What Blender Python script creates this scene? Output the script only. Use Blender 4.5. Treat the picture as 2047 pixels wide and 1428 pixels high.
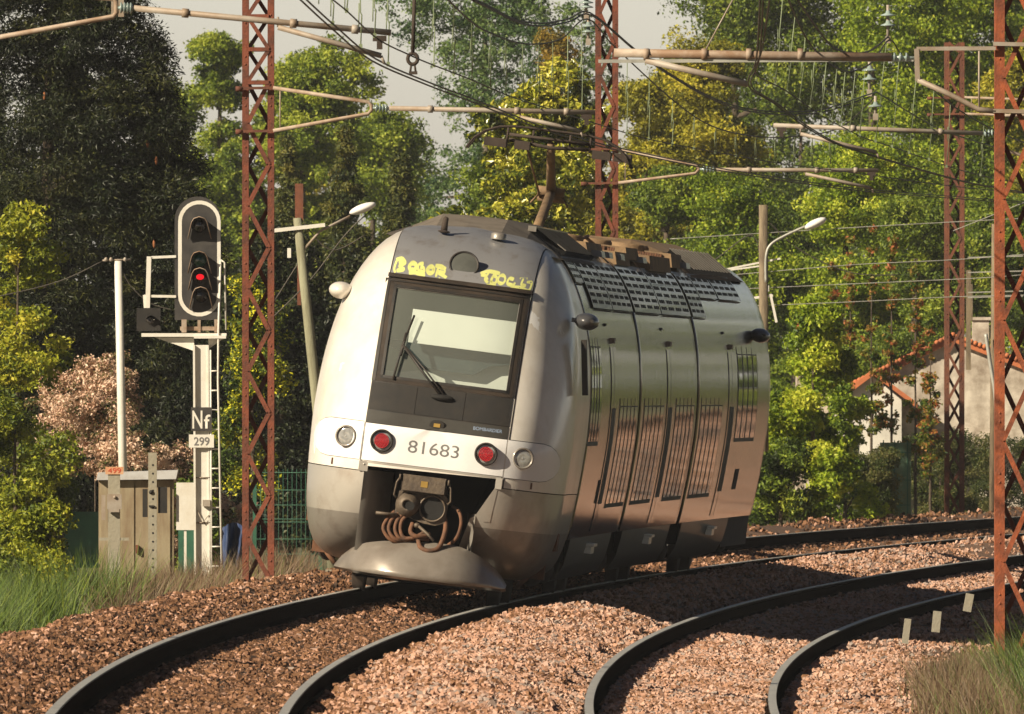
import bpy, bmesh, math, random
import numpy as np
from mathutils import Vector, Matrix
for o in list(bpy.data.objects): bpy.data.objects.remove(o)
rng=np.random.default_rng(7); random.seed(7)
sc=bpy.context.scene; COL=sc.collection
# ---------------------------------------------------------------- camera, sky, sun, exposure
F=40000.; YH=789.14; CX=1023.5; HC=2.3096          # focal length in px of the 2047 px photograph, horizon, camera height
cam=bpy.data.cameras.new('camera'); cam_o=bpy.data.objects.new('camera',cam); COL.objects.link(cam_o)
cam.sensor_width=36; cam.lens=F/2047*36; cam.shift_y=(YH-714)/2047
cam.clip_start=5; cam.clip_end=6000
cam_o.location=(0,0,HC); cam_o.rotation_euler=(math.pi/2,0,0); sc.camera=cam_o
cam.dof.use_dof=True; cam.dof.focus_distance=224; cam.dof.aperture_fstop=30
SUN_AZ=53; SUN_EL=31
w=bpy.data.worlds.new('World'); sc.world=w; w.use_nodes=True
nt=w.node_tree; bg=nt.nodes['Background']; sky=nt.nodes.new('ShaderNodeTexSky'); sky.sky_type='NISHITA'; sky.sun_disc=False
sdir=Vector((-math.sin(math.radians(SUN_AZ))*math.cos(math.radians(SUN_EL)),-math.cos(math.radians(SUN_AZ))*math.cos(math.radians(SUN_EL)),math.sin(math.radians(SUN_EL))))
sky.sun_elevation=math.radians(SUN_EL); sky.sun_rotation=math.atan2(sdir.x,sdir.y)%(2*math.pi)
sky.air_density=1.0; sky.dust_density=1.0; sky.ozone_density=1.0
mul=nt.nodes.new('ShaderNodeMix'); mul.data_type='RGBA'; mul.blend_type='MULTIPLY'; mul.inputs[0].default_value=1; mul.inputs[7].default_value=(.97,.93,1.05,1); nt.links.new(sky.outputs[0],mul.inputs[6]); tcw=nt.nodes.new('ShaderNodeTexCoord'); sep=nt.nodes.new('ShaderNodeSeparateXYZ'); nt.links.new(tcw.outputs['Generated'],sep.inputs[0])
mr=nt.nodes.new('ShaderNodeMapRange'); mr.inputs[1].default_value=.02; mr.inputs[2].default_value=.09; mr.inputs[3].default_value=1.1; mr.inputs[4].default_value=.13; nt.links.new(sep.outputs[2],mr.inputs[0])
mul2=nt.nodes.new('ShaderNodeVectorMath'); mul2.operation='SCALE'; nt.links.new(mul.outputs[2],mul2.inputs[0]); nt.links.new(mr.outputs[0],mul2.inputs[3]); nt.links.new(mul2.outputs[0],bg.inputs[0])   # sky scaled by height: bright band at the horizon, dimmed above to cut fill light
bg.inputs[1].default_value=0.10
sun=bpy.data.lights.new('sun','SUN'); sun_o=bpy.data.objects.new('sun',sun); COL.objects.link(sun_o)
sun.energy=5.0; sun.angle=math.radians(0.5); sun.color=(1.0,0.86,0.65)
sun_o.rotation_euler=(-sdir).to_track_quat('-Z','Y').to_euler()
sc.view_settings.view_transform='Standard'; sc.view_settings.look='None'; sc.view_settings.exposure=0.62; sc.view_settings.gamma=1
sc.view_settings.use_curve_mapping=False
# ---------------------------------------------------------------- helpers
def tag(o,label=None,cat=None,group=None,kind=None):
    if label: o['label']=label
    if cat: o['category']=cat
    if group: o['group']=group
    if kind: o['kind']=kind
    return o
def empty(name,loc=(0,0,0),rz=0,label=None,cat=None,group=None,parent=None):
    o=bpy.data.objects.new(name,None); COL.objects.link(o); o.location=loc; o.rotation_euler=(0,0,rz); o.empty_display_size=.2
    if parent: o.parent=parent
    return tag(o,label,cat,group)
def link_mesh(name,me,mats,parent=None,loc=None):
    o=bpy.data.objects.new(name,me); COL.objects.link(o)
    for m in (mats if isinstance(mats,(list,tuple)) else [mats]): me.materials.append(m)
    if parent: o.parent=parent
    if loc: o.location=loc
    return o
class MB:
    def __init__(s): s.v=[]; s.f=[]; s.sm=[]
    def add(s,vs,fs,smooth=False):
        k=len(s.v); s.v+= [tuple(p) for p in vs]; s.f+=[tuple(i+k for i in f) for f in fs]; s.sm+=[smooth]*len(fs); return s
    def box(s,c,d,M=None):
        x,y,z=d[0]/2,d[1]/2,d[2]/2
        vs=[Vector((sx*x,sy*y,sz*z)) for sx in(-1,1) for sy in(-1,1) for sz in(-1,1)]
        if M is not None: vs=[M@p for p in vs]
        return s.add([p+Vector(c) for p in vs],[(0,1,3,2),(4,6,7,5),(0,4,5,1),(2,3,7,6),(0,2,6,4),(1,5,7,3)])
    def beam(s,a,b,w,h,up=(0,0,1)):
        a=Vector(a);b=Vector(b);d=b-a;L=d.length;d.normalize();u=Vector(up)
        r=d.cross(u); 
        if r.length<1e-4: r=d.cross(Vector((1,0,0)))
        r.normalize();u=r.cross(d)
        M=Matrix((r,d,u)).transposed()
        return s.box((a+b)/2,(w,L,h),M)
    def tube(s,pts,r,n=8,closed=False,caps=True):
        P=[Vector(p) for p in pts]; m=len(P); rs=r if isinstance(r,(list,tuple)) else [r]*m
        vs=[];prev=None
        for i in range(m):
            t=(P[min(i+1,m-1)]-P[max(i-1,0)])
            if closed: t=P[(i+1)%m]-P[i-1]
            if t.length<1e-9: t=Vector((0,0,1))
            t.normalize()
            if prev is None:
                a=t.cross(Vector((0,0,1)))
                if a.length<.05: a=t.cross(Vector((1,0,0)))
            else: a=prev-t*prev.dot(t)
            a.normalize(); prev=a; b=t.cross(a)
            vs+=[P[i]+(a*math.cos(2*math.pi*k/n)+b*math.sin(2*math.pi*k/n))*rs[i] for k in range(n)]
        fs=[]
        for i in range(m if closed else m-1):
            j=(i+1)%m
            fs+=[(i*n+k,i*n+(k+1)%n,j*n+(k+1)%n,j*n+k) for k in range(n)]
        if caps and not closed: fs+=[tuple(range(n))[::-1],tuple(range((m-1)*n,m*n))]
        return s.add(vs,fs,True)
    def lathe(s,c,axis,prof,n=20):
        ax=Vector(axis).normalized(); a=ax.cross(Vector((0,0,1)))
        if a.length<.05: a=ax.cross(Vector((1,0,0)))
        a.normalize(); b=ax.cross(a); c=Vector(c); vs=[]
        for (r,h) in prof: vs+=[c+ax*h+(a*math.cos(2*math.pi*k/n)+b*math.sin(2*math.pi*k/n))*r for k in range(n)]
        fs=[]
        for i in range(len(prof)-1): fs+=[(i*n+k,i*n+(k+1)%n,(i+1)*n+(k+1)%n,(i+1)*n+k) for k in range(n)]
        return s.add(vs,fs,True)
    def ell(s,c,r,n=12,m=8,M=None):
        vs=[];fs=[]
        for i in range(m+1):
            th=math.pi*i/m
            for k in range(n):
                ph=2*math.pi*k/n; p=Vector((r[0]*math.sin(th)*math.cos(ph),r[1]*math.sin(th)*math.sin(ph),r[2]*math.cos(th)))
                if M is not None: p=M@p
                vs.append(p+Vector(c))
        for i in range(m): fs+=[(i*n+k,(i+1)*n+k,(i+1)*n+(k+1)%n,i*n+(k+1)%n) for k in range(n)]
        return s.add(vs,fs,True)
    def prism(s,poly,y0,y1,f=None):       # poly in (x,z), extruded along y
        n=len(poly); f=f or (lambda p:p)
        vs=[f((x,y0,z)) for x,z in poly]+[f((x,y1,z)) for x,z in poly]
        fs=[tuple(range(n))[::-1],tuple(range(n,2*n))]+[(k,(k+1)%n,(k+1)%n+n,k+n) for k in range(n)]
        return s.add(vs,fs)
    def build(s,name,mat,parent=None,loc=None,f=None):
        me=bpy.data.meshes.new(name); vs=[tuple(f(p)) for p in s.v] if f else s.v
        me.from_pydata(vs,[],s.f); me.polygons.foreach_set('use_smooth',s.sm)
        bm=bmesh.new(); bm.from_mesh(me); bmesh.ops.recalc_face_normals(bm,faces=bm.faces); bm.to_mesh(me); bm.free()
        me.update(); return link_mesh(name,me,mat,parent,loc)
def np_mesh(name,V,Q,mat,parent=None,tint=None,loc=None):
    me=bpy.data.meshes.new(name); V=np.asarray(V,np.float32); Q=np.asarray(Q,np.int32); n=Q.shape[1]
    me.vertices.add(len(V)); me.vertices.foreach_set('co',V.ravel()); me.loops.add(Q.size); me.loops.foreach_set('vertex_index',Q.ravel())
    me.polygons.add(len(Q)); me.polygons.foreach_set('loop_start',np.arange(len(Q),dtype=np.int32)*n)
    me.polygons.foreach_set('loop_total',np.full(len(Q),n,np.int32))
    me.polygons.foreach_set('use_smooth',np.zeros(len(Q),bool))
    if tint is not None:
        a=me.attributes.new('tint','FLOAT','FACE'); a.data.foreach_set('value',np.asarray(tint,np.float32))
    me.update(calc_edges=True); return link_mesh(name,me,mat,parent,loc)
def smoothstep(a,b,x):
    t=min(1,max(0,(x-a)/(b-a))); return t*t*(3-2*t)
# materials
def mat(name,col,rough=.6,metal=0,var=.15,scale=4,bump=0,bscale=30,col2=None,coat=0,spec=.5,stretch=None,ramp=(.4,.65),emit=None,coatr=.05):
    m=bpy.data.materials.new(name); m.use_nodes=True; n=m.node_tree.nodes; l=m.node_tree.links; b=n['Principled BSDF']
    b.inputs['Roughness'].default_value=rough; b.inputs['Metallic'].default_value=metal; b.inputs['Specular IOR Level'].default_value=spec
    b.inputs['Coat Weight'].default_value=coat; b.inputs['Coat Roughness'].default_value=coatr
    tc=n.new('ShaderNodeTexCoord'); mp=n.new('ShaderNodeMapping'); l.new(tc.outputs['Object'],mp.inputs[0])
    if stretch: mp.inputs['Scale'].default_value=stretch
    t=n.new('ShaderNodeTexNoise'); t.inputs['Scale'].default_value=scale; t.inputs['Detail'].default_value=6; t.inputs['Roughness'].default_value=.65
    l.new(mp.outputs[0],t.inputs[0]); r=n.new('ShaderNodeValToRGB'); r.color_ramp.elements[0].position=ramp[0]; r.color_ramp.elements[1].position=ramp[1]
    c1=tuple(col)+(1,); c2=(tuple(col2)+(1,)) if col2 else tuple(c*(1-var*2) for c in col)+(1,)
    r.color_ramp.elements[0].color=c1; r.color_ramp.elements[1].color=c2
    l.new(t.outputs[0],r.inputs[0]); l.new(r.outputs[0],b.inputs['Base Color'])
    if bump:
        t2=n.new('ShaderNodeTexNoise'); t2.inputs['Scale'].default_value=bscale; t2.inputs['Detail'].default_value=4; l.new(mp.outputs[0],t2.inputs[0])
        bp=n.new('ShaderNodeBump'); bp.inputs['Strength'].default_value=bump; bp.inputs['Distance'].default_value=.02
        l.new(t2.outputs[0],bp.inputs['Height']); l.new(bp.outputs[0],b.inputs['Normal'])
    if emit: b.inputs['Emission Color'].default_value=tuple(emit[0])+(1,); b.inputs['Emission Strength'].default_value=emit[1]
    return m
def leafmat(name,cols,trans=.42,rough=.5,spec=.35):
    if trans==.42 or 'leaves' in name: cols=[tuple(min(.7,v*(1.12 if 'spring' in name else 1.32)) for v in c) for c in cols]
    m=bpy.data.materials.new(name); m.use_nodes=True; n=m.node_tree.nodes; l=m.node_tree.links; b=n['Principled BSDF']
    a=n.new('ShaderNodeAttribute'); a.attribute_name='tint'; r=n.new('ShaderNodeValToRGB'); e=r.color_ramp.elements
    e[0].color=tuple(cols[0])+(1,); e[0].position=0; e[1].color=tuple(cols[-1])+(1,); e[1].position=1
    for i,c in enumerate(cols[1:-1]): x=e.new((i+1)/(len(cols)-1)); x.color=tuple(c)+(1,)
    l.new(a.outputs['Fac'],r.inputs[0]); l.new(r.outputs[0],b.inputs['Base Color']); b.inputs['Roughness'].default_value=rough; b.inputs['Specular IOR Level'].default_value=spec
    if trans:
        tr=n.new('ShaderNodeBsdfTranslucent'); l.new(r.outputs[0],tr.inputs[0]); mx=n.new('ShaderNodeMixShader'); mx.inputs[0].default_value=trans
        l.new(b.outputs[0],mx.inputs[1]); l.new(tr.outputs[0],mx.inputs[2]); l.new(mx.outputs[0],n['Material Output'].inputs[0])
    return m
def PX(x,y,s): return Vector(((x-CX)/s,F/s,HC-(y-YH)/s))
# ---------------------------------------------------------------- track geometry (a circular canted curve)
XC,YC,R1=1652.178,149.915,1654.589
TH=math.radians(7.3); TRAIN_T=66.905
def TP(t,u,z=0):
    a=t/R1; r=R1-u; return Vector((XC-r*math.cos(a),YC+r*math.sin(a),z))
def interp(x,xs,ys): return float(np.interp(x,xs,ys))
GU=[-60,-30,-14,-8,-5,-3.6,-2.9,-2.1,-1.6,-1.2,-.9,-.75,.75,.98,1.35,1.8,2.25,2.7,3.0,4.5,4.8,5.3,5.9,6.6,8,12,30,60]
GZ=[-1.2,-.9,-.75,-.62,-.55,-.42,-.28,.16,.23,.12,.0,-.01,-.17,-.15,-.05,-.02,-.07,-.2,-.29,-.46,-.45,-.43,-.5,-.6,-.8,-1.0,-1.1,-1.2]
def gz(u,t=0):
    return np.interp(u,GU,GZ)
def ground_noise(t,u):
    return .035*np.sin(t*.9+u*2.1)+.025*np.sin(t*2.3-u*1.7+1)+.02*np.sin(t*.37+2+u)
# ---------------------------------------------------------------- materials
M={}
M['rust']=mat('rusty steel',(.20,.055,.027),.85,.0,col2=(.085,.032,.02),scale=5,bump=.4,bscale=40)
M['rust_bright']=mat('orange rusty steel',(.34,.085,.028),.85,col2=(.13,.04,.02),scale=4,bump=.4,bscale=40)
M['rust_dark']=mat('dark rusty steel',(.11,.042,.026),.85,col2=(.19,.065,.03),scale=5,bump=.3)
M['galv']=mat('weathered tube steel',(.36,.32,.27),.6,.1,col2=(.26,.19,.13),scale=3)
M['galv_rust']=mat('rusty tube steel',(.24,.15,.09),.7,.1,col2=(.42,.35,.28),scale=3)
M['wire']=mat('weathered copper wire',(.09,.08,.065),.6,.3)
M['wire_green']=mat('green copper wire',(.22,.27,.15),.6,.1)
M['wire_pale']=mat('pale aluminium wire',(.45,.45,.4),.5,.3)
M['glassy']=mat('glass insulator',(.30,.38,.36),.2,0,coat=.5)
M['white_paint']=mat('white painted steel',(.70,.68,.61),.55,col2=(.6,.55,.45),ramp=(.5,.75),scale=3,bump=.1)
M['black_paint']=mat('matt black paint',(.03,.028,.027),.65,col2=(.055,.05,.045),scale=6)
M['ballast_dirt']=mat('ballast bed',(.22,.125,.075),.95,col2=(.10,.06,.04),scale=6,bump=.8,bscale=60)
M['soil']=mat('dry soil and grass',(.12,.10,.05),.95,col2=(.05,.07,.02),scale=.8,bump=.8,bscale=20)
M['rail_side']=mat('dark rusty rail side',(.011,.008,.006),.95,.0,col2=(.022,.013,.009),scale=8,spec=0)
M['rail_top']=mat('polished rail head',(.62,.60,.55),.35,.25,col2=(.3,.3,.28),scale=8)
M['concrete']=mat('concrete',(.30,.28,.22),.9,col2=(.3,.27,.2),scale=5,bump=.3)
M['stone_wall']=mat('rough rendered stone wall',(.62,.56,.47),.9,col2=(.26,.21,.16),scale=1.6,bump=.6,bscale=6)
M['white_wall']=mat('whitewashed wall',(.75,.72,.64),.85,scale=.8)
M['tile']=mat('orange clay tile',(.55,.17,.06),.8,col2=(.33,.11,.05),scale=3,bump=.4,bscale=8)
M['wood']=mat('weathered wood pole',(.24,.19,.12),.9,col2=(.12,.09,.06),scale=2,stretch=(8,8,1),bump=.5)
M['wood_green']=mat('greenish weathered wood pole',(.30,.30,.20),.9,col2=(.2,.19,.12),scale=2,stretch=(8,8,1),bump=.4)
M['bark']=mat('bark',(.10,.075,.05),.95,col2=(.05,.04,.03),scale=6,bump=.6)
M['bark_pale']=mat('pale bark',(.24,.2,.15),.95,col2=(.1,.08,.06),scale=6,bump=.6)
M['beige_metal']=mat('beige painted cabinet',(.30,.25,.16),.75,col2=(.2,.14,.08),scale=2.2,stretch=(3,3,.7))
M['grey_roof']=mat('pale grey cabinet roof',(.5,.5,.5),.6,col2=(.35,.33,.3))
M['green_fence']=mat('green fence steel',(.035,.13,.08),.5)
M['blue']=mat('blue tarpaulin',(.025,.05,.13),.6,col2=(.015,.03,.09),bump=.4,bscale=6)
# train materials
def chips(m):
    for n in m.node_tree.nodes:
        if n.type=='VALTORGB':
            e=n.color_ramp.elements; e[0].position=.40; e[1].position=.60
            for p,c in ((.645,e[1].color[:]),(.652,(.9,.89,.86,1))): x=e.new(p); x.color=c
    return m
M['cowl']=mat('pearl silver paint',(.76,.72,.65),.36,.0,col2=(.67,.62,.54),scale=2.0,ramp=(.5,.75),coat=.5,coatr=.12)
chips(M['cowl'])
M['silver']=mat('silver metallic paint',(.46,.43,.38),.36,.3,col2=(.34,.29,.24),scale=3,ramp=(.5,.8),coat=.5,coatr=.1)
M['silver_dark']=mat('grey metallic lower paint',(.27,.25,.22),.4,.3,col2=(.14,.11,.09),scale=3,ramp=(.5,.8),coat=.4,coatr=.1)
M['roofgrey']=mat('roof panel grey paint',(.25,.25,.255),.4,.1,col2=(.15,.125,.10),scale=2.3,ramp=(.52,.75),coat=.4,coatr=.15,stretch=(2,1,.7))
M['shroud']=mat('dusty roof shroud',(.17,.145,.115),.8,col2=(.11,.09,.07),scale=4)
M['shroud_tan']=mat('brown brake dust roof',(.24,.155,.08),.85,col2=(.13,.085,.05),scale=3,bump=.3)
M['darkpanel']=mat('charcoal front panel',(.024,.023,.022),.7,col2=(.034,.030,.026),scale=5,spec=.25)
M['greyband']=mat('grey front band',(.05,.048,.042),.65,spec=.3,col2=(.04,.037,.032),scale=5)
M['board']=mat('white lamp board paint',(.84,.83,.82),.4,coat=.3,var=.04,scale=3)
M['rubber']=mat('black rubber seal',(.015,.014,.013),.6,col2=(.03,.022,.016),scale=8)
M['brownframe']=mat('brake dusted window frame',(.045,.033,.024),.7,spec=.25,col2=(.025,.02,.016),scale=5)
M['graffiti']=mat('yellow spray paint',(.70,.72,.24),.6,var=.1)
M['number']=mat('grey number lettering',(.17,.165,.16),.5,var=.05)
M['bluetext']=mat('pale blue badge lettering',(.35,.45,.62),.4)
M['gold']=mat('gold emblem',(.5,.32,.08),.4,.3)
M['dark']=mat('underframe black',(.012,.011,.010),.85)
M['undergrey']=mat('brake dusted underframe',(.05,.035,.025),.85,col2=(.03,.02,.015),scale=4)
M['rustbrown']=mat('brake dusted hose',(.17,.075,.035),.8,col2=(.08,.042,.025),scale=9)
M['coupler']=mat('worn coupler iron',(.15,.115,.08),.6,.3,col2=(.09,.07,.055),scale=8,bump=.3)
M['blind']=mat('pale sun blind',(.74,.76,.72),.8,var=.02)
M['cabgrey']=mat('cab interior grey',(.55,.60,.56),.8,var=.05)
M['cabdark']=mat('dark cab desk',(.03,.05,.055),.6)
M['mirror']=mat('dark mirror housing',(.10,.10,.105),.3,.2,coat=.5)
M['skirt']=mat('shade darkened side skirt',(.06,.055,.05),.5,.2,col2=(.04,.035,.03),coat=.1)  # near-black colour carries the ground shadow mirrored in the lower side
M['chrome']=mat('bright step tread',(.6,.6,.58),.3,.7)
def side_paint():
    m=bpy.data.materials.new('glossy grey metallic side paint'); m.use_nodes=True; n=m.node_tree.nodes; l=m.node_tree.links; b=n['Principled BSDF']
    b.inputs['Base Color'].default_value=(.18,.165,.138,1); b.inputs['Metallic'].default_value=.9; b.inputs['Roughness'].default_value=.11
    b.inputs['Coat Weight'].default_value=.0
    tc=n.new('ShaderNodeTexCoord'); mp=n.new('ShaderNodeMapping'); mp.inputs['Scale'].default_value=(1,2.6,.45); l.new(tc.outputs['Object'],mp.inputs[0])
    t=n.new('ShaderNodeTexNoise'); t.inputs['Scale'].default_value=1.6; t.inputs['Detail'].default_value=3; l.new(mp.outputs[0],t.inputs[0])
    bp=n.new('ShaderNodeBump'); bp.inputs['Strength'].default_value=.3; bp.inputs['Distance'].default_value=.014; l.new(t.outputs[0],bp.inputs['Height'])
    l.new(bp.outputs[0],b.inputs['Normal']); l.new(bp.outputs[0],b.inputs['Coat Normal'])
    return m
M['side']=side_paint()
def glassmat(name,tint,fac,rough=.02):
    m=bpy.data.materials.new(name); m.use_nodes=True; n=m.node_tree.nodes; l=m.node_tree.links; n.remove(n['Principled BSDF'])
    tr=n.new('ShaderNodeBsdfTransparent'); tr.inputs[0].default_value=tint+(1,); g=n.new('ShaderNodeBsdfGlossy'); g.inputs['Roughness'].default_value=rough
    d=n.new('ShaderNodeBsdfDiffuse'); d.inputs[0].default_value=(.62,.66,.58,1)
    lw=n.new('ShaderNodeLayerWeight'); pw=n.new('ShaderNodeMath'); pw.operation='POWER'; pw.inputs[1].default_value=4.0; l.new(lw.outputs['Facing'],pw.inputs[0]); fr=n.new('ShaderNodeMath'); fr.operation='MULTIPLY_ADD'; fr.inputs[1].default_value=.8; fr.inputs[2].default_value=.045; l.new(pw.outputs[0],fr.inputs[0])
    m1=n.new('ShaderNodeMixShader'); m1.inputs[0].default_value=fac; l.new(tr.outputs[0],m1.inputs[1]); l.new(d.outputs[0],m1.inputs[2])
    m2=n.new('ShaderNodeMixShader'); l.new(fr.outputs[0],m2.inputs[0]); l.new(m1.outputs[0],m2.inputs[1]); l.new(g.outputs[0],m2.inputs[2]); l.new(m2.outputs[0],n['Material Output'].inputs[0])
    return m
M['windscreen']=glassmat('dusty lightened windscreen glass',(.88,.92,.89),.14)  # besides dust, the pale diffuse share is raised to brighten the cab behind
M['lens']=mat('clear lamp lens',(.42,.42,.4),.12,.3,coat=1,var=.2,scale=20)
M['beacon']=mat('dark lamp glass',(.12,.125,.11),.15,.1,coat=1)
M['sidewin']=mat('dark tinted side window',(.012,.014,.013),.03,0,spec=.8,bump=.10,bscale=1.3,stretch=(1,1,.35))
M['red_led']=mat('lit red lamp',(.5,.01,.015),.3,coat=1,emit=((1,.02,.03),.45))
M['red_dim']=mat('red lamp lens',(.10,.01,.015),.3,coat=1)
M['sig_red']=mat('lit red signal lens',(.5,.0,.01),.3,emit=((1,.01,.02),.7))
M['sig_green']=mat('unlit green signal lens',(.01,.09,.05),.15,coat=1)
M['sig_dark']=mat('unlit dark signal lens',(.035,.03,.028),.15,coat=1)
M['lamp_head']=mat('white street lamp head',(.82,.81,.78),.4,var=.03)
# ---------------------------------------------------------------- ground, ballast, rails
def build_ground():
    ts=np.concatenate([np.arange(-150,-100,10),np.arange(-100,160,.5),np.arange(160,700,8)])
    us=np.array(sorted(set(GU+list(np.arange(-3.4,-.9,.12))+list(np.arange(.9,2.9,.12))+list(np.arange(4.7,7,.2)))))
    T,U=np.meshgrid(ts,us,indexing='ij'); Z=gz(U)+ground_noise(T,U)*((np.abs(U-1.8)<.9)|(U<-.95)|(U>4.7))
    a=T/R1; r=R1-U; V=np.stack([XC-r*np.cos(a),YC+r*np.sin(a),Z],-1).reshape(-1,3)
    n,m=len(ts),len(us); i=(np.arange(n-1)[:,None]*m+np.arange(m-1)[None]).ravel()
    Q=np.stack([i,i+1,i+m+1,i+m],1)
    umid=((us[:-1]+us[1:])/2)[None].repeat(n-1,0).ravel()
    bal=(umid>-2.9)&(umid<6.3)
    o=np_mesh('ballast_bed',V,Q[bal][:,::-1],M['ballast_dirt']); tag(o,kind='structure')
    o=np_mesh('verge_ground',V,Q[~bal][:,::-1],M['soil']); tag(o,kind='structure')
    g=MB(); g.add([(-2500,-300,-1.25),(2500,-300,-1.25),(2500,5000,-1.25),(-2500,5000,-1.25)],[(0,1,2,3)]); tag(g.build('ground',M['soil']),kind='structure')
build_ground()
def stones():
    # individual broken stones, dense where the picture shows the bed
    cub=np.array([(x,y,z) for x in(-1,1) for y in(-1,1) for z in(-1,1)],float)*.62
    fc=np.array([(0,1,3,2),(4,6,7,5),(0,4,5,1),(2,3,7,6),(0,2,6,4),(1,5,7,3)])
    T=[];U=[]
    def band(t0,t1,u0,u1,dens):
        n=int((t1-t0)*(u1-u0)*dens); T.append(rng.uniform(t0,t1,n)); U.append(rng.uniform(u0,u1,n))
    band(-12,60,-3.0,-.83,520); band(-12,60,-.67,.67,420); band(-12,60,.83,2.92,520); band(-12,60,3.08,4.42,440); band(-12,60,4.58,6.3,400)
    band(60,150,-3.0,-.83,190); band(60,150,-.67,.67,110); band(60,150,.83,2.92,190); band(60,150,3.08,4.42,190); band(60,150,4.58,6.3,120)
    band(150,420,-2.5,6.0,22)
    T=np.concatenate(T);U=np.concatenate(U);N=len(T)
    sz=rng.uniform(.010,.023,N)*rng.choice([.8,1,1.25],N)*np.where(T>150,1.35,np.where(T>60,1.1,1))
    Z=gz(U)+ground_noise(T,U)*((np.abs(U-1.8)<.9)|(U<-.95)|(U>4.7))+sz*rng.uniform(.1,.8,N)
    a=T/R1;r=R1-U; P=np.stack([XC-r*np.cos(a),YC+r*np.sin(a),Z],-1)
    q=rng.normal(size=(N,4)); q/=np.linalg.norm(q,axis=1)[:,None]; w_,x,y,z=q.T
    Rm=np.stack([1-2*(y*y+z*z),2*(x*y-z*w_),2*(x*z+y*w_),2*(x*y+z*w_),1-2*(x*x+z*z),2*(y*z-x*w_),2*(x*z-y*w_),2*(y*z+x*w_),1-2*(x*x+y*y)],-1).reshape(N,3,3)
    S=(cub[None]+rng.normal(0,.17,(N,8,3)))*rng.uniform(.75,1.45,(N,1,3))*sz[:,None,None]
    V=np.einsum('nij,nkj->nki',Rm,S)+P[:,None]
    Q=(fc[None]+(np.arange(N)*8)[:,None,None]).reshape(-1,4)
    # fouled brown stones on the outer track, fresh pink granite between and on the inner track
    pink=np.clip((U-.6)/1.0,0,1)*(.8+.2*np.sin(T*.5)); 
    tint=np.clip(rng.normal(.30,.2,N)+.46*pink,0,1)
    m=leafmat('broken granite ballast',[(.04,.024,.016),(.13,.062,.030),(.22,.11,.052),(.45,.25,.165),(.58,.375,.285),(.31,.25,.215)],trans=0,rough=.85)
    o=np_mesh('ballast_stones',V.reshape(-1,3),Q,m,tint=np.repeat(tint,6)); tag(o,kind='stuff')
    o['label']='pink and brown broken granite ballast around the rails'; o['category']='ballast'
stones()
RAILP=[(-.036,0),(.036,0),(.036,-.035),(.009,-.05),(.009,-.14),(.075,-.16),(.075,-.172),(-.075,-.172),(-.075,-.16),(-.009,-.14),(-.009,-.05),(-.036,-.035)]
def rail(u,ztop,label):
    ts=list(np.arange(-70,150,1.5))+list(np.arange(150,600,6)); n=len(RAILP)
    top=MB();b=MB();vs=[]
    rp=[(x,z) for x,z in RAILP]
    for t in ts:
        for x,z in rp: vs.append(TP(t,u+x+ .12*z*-1*0,ztop+z))
    fs=[]
    for i in range(len(ts)-1): fs+=[(i*n+k,i*n+(k+1)%n,(i+1)*n+(k+1)%n,(i+1)*n+k) for k in range(n)]
    b.add(vs,fs)
    vs=[];m=4
    for t in ts:
        for x,z in ((-.0365,-.007),(-.034,.002),(.034,.002),(.0365,-.007)): vs.append(TP(t,u+x,ztop+z))
    fs=[]
    for i in range(len(ts)-1): fs+=[(i*m+k,i*m+k+1,(i+1)*m+k+1,(i+1)*m+k) for k in range(m-1)]
    top.add(vs,fs,False)
    r=empty('rail',TP(20,u,ztop),0,label,'rail','rails of the curved double track')
    b.build('rail_web',M['rail_side'],r,f=lambda p:Vector(p)-r.location); top.build('rail_head',M['rail_top'],r,f=lambda p:Vector(p)-r.location)
rail(-.75,.181,'outer rail of the train\'s own track, leftmost rail, passing under the left wheels')
rail(.75,0,'second rail from the left, running under the right side of the train')
rail(3.0,-.12,'third rail from the left, nearer rail of the empty pink-ballasted track')
rail(4.5,-.284,'rightmost rail with mossy head beside the grass and concrete stubs')
# ---------------------------------------------------------------- the train
PSI=TRAIN_T/R1
def frame(t):
    a=(TRAIN_T+t)/R1; o=TP(TRAIN_T+t,0,.0907); N=Vector((math.cos(a),-math.sin(a),0)); T=Vector((math.sin(a),math.cos(a),0)); Z=Vector((0,0,1))
    return o,N*math.cos(TH)-Z*math.sin(TH),T,N*math.sin(TH)+Z*math.cos(TH)
_o,_r,_f,_u=frame(0)
train=empty('passenger_train',(0,0,0),0,'silver articulated regional train with pantograph, numbered 81683, leaning into the curve','train')
train.matrix_world=Matrix(((_r.x,_f.x,_u.x,_o.x),(_r.y,_f.y,_u.y,_o.y),(_r.z,_f.z,_u.z,_o.z),(0,0,0,1)))
TI=train.matrix_world.inverted()
def TM(p):       # (u, t, v) along the curved track -> train local
    o,r,f,up=frame(p[1]); return TI@(o+r*p[0]+up*p[2])
SEC=[(0,.30),(.9,.30),(1.12,.34),(1.30,.50),(1.40,.82),(1.445,1.2),(1.47,1.6),(1.48,2.0),(1.455,2.45),(1.385,2.9),(1.27,3.3),(1.12,3.62),(.95,3.85),(.75,3.99),(.5,4.05),(0,4.09)]
def catmull(P,n=6):
    out=[]
    for i in range(len(P)-1):
        p0,p1,p2,p3=[np.array(P[max(0,min(len(P)-1,j))],float) for j in (i-1,i,i+1,i+2)]
        for k in range(n):
            t=k/n; out.append(.5*((2*p1)+(-p0+p2)*t+(2*p0-5*p1+4*p2-p3)*t*t+(-p0+3*p1-3*p2+p3)*t**3))
    out.append(np.array(P[-1],float)); return np.array(out)
SD=catmull(SEC)
i18=[i for i in range(len(SD)) if SD[i][1]>.5 and SD[i][1]<3.95]
def sec_u(v): return float(np.interp(v,SD[i18,1],SD[i18,0]))
VC=1.9
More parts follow.
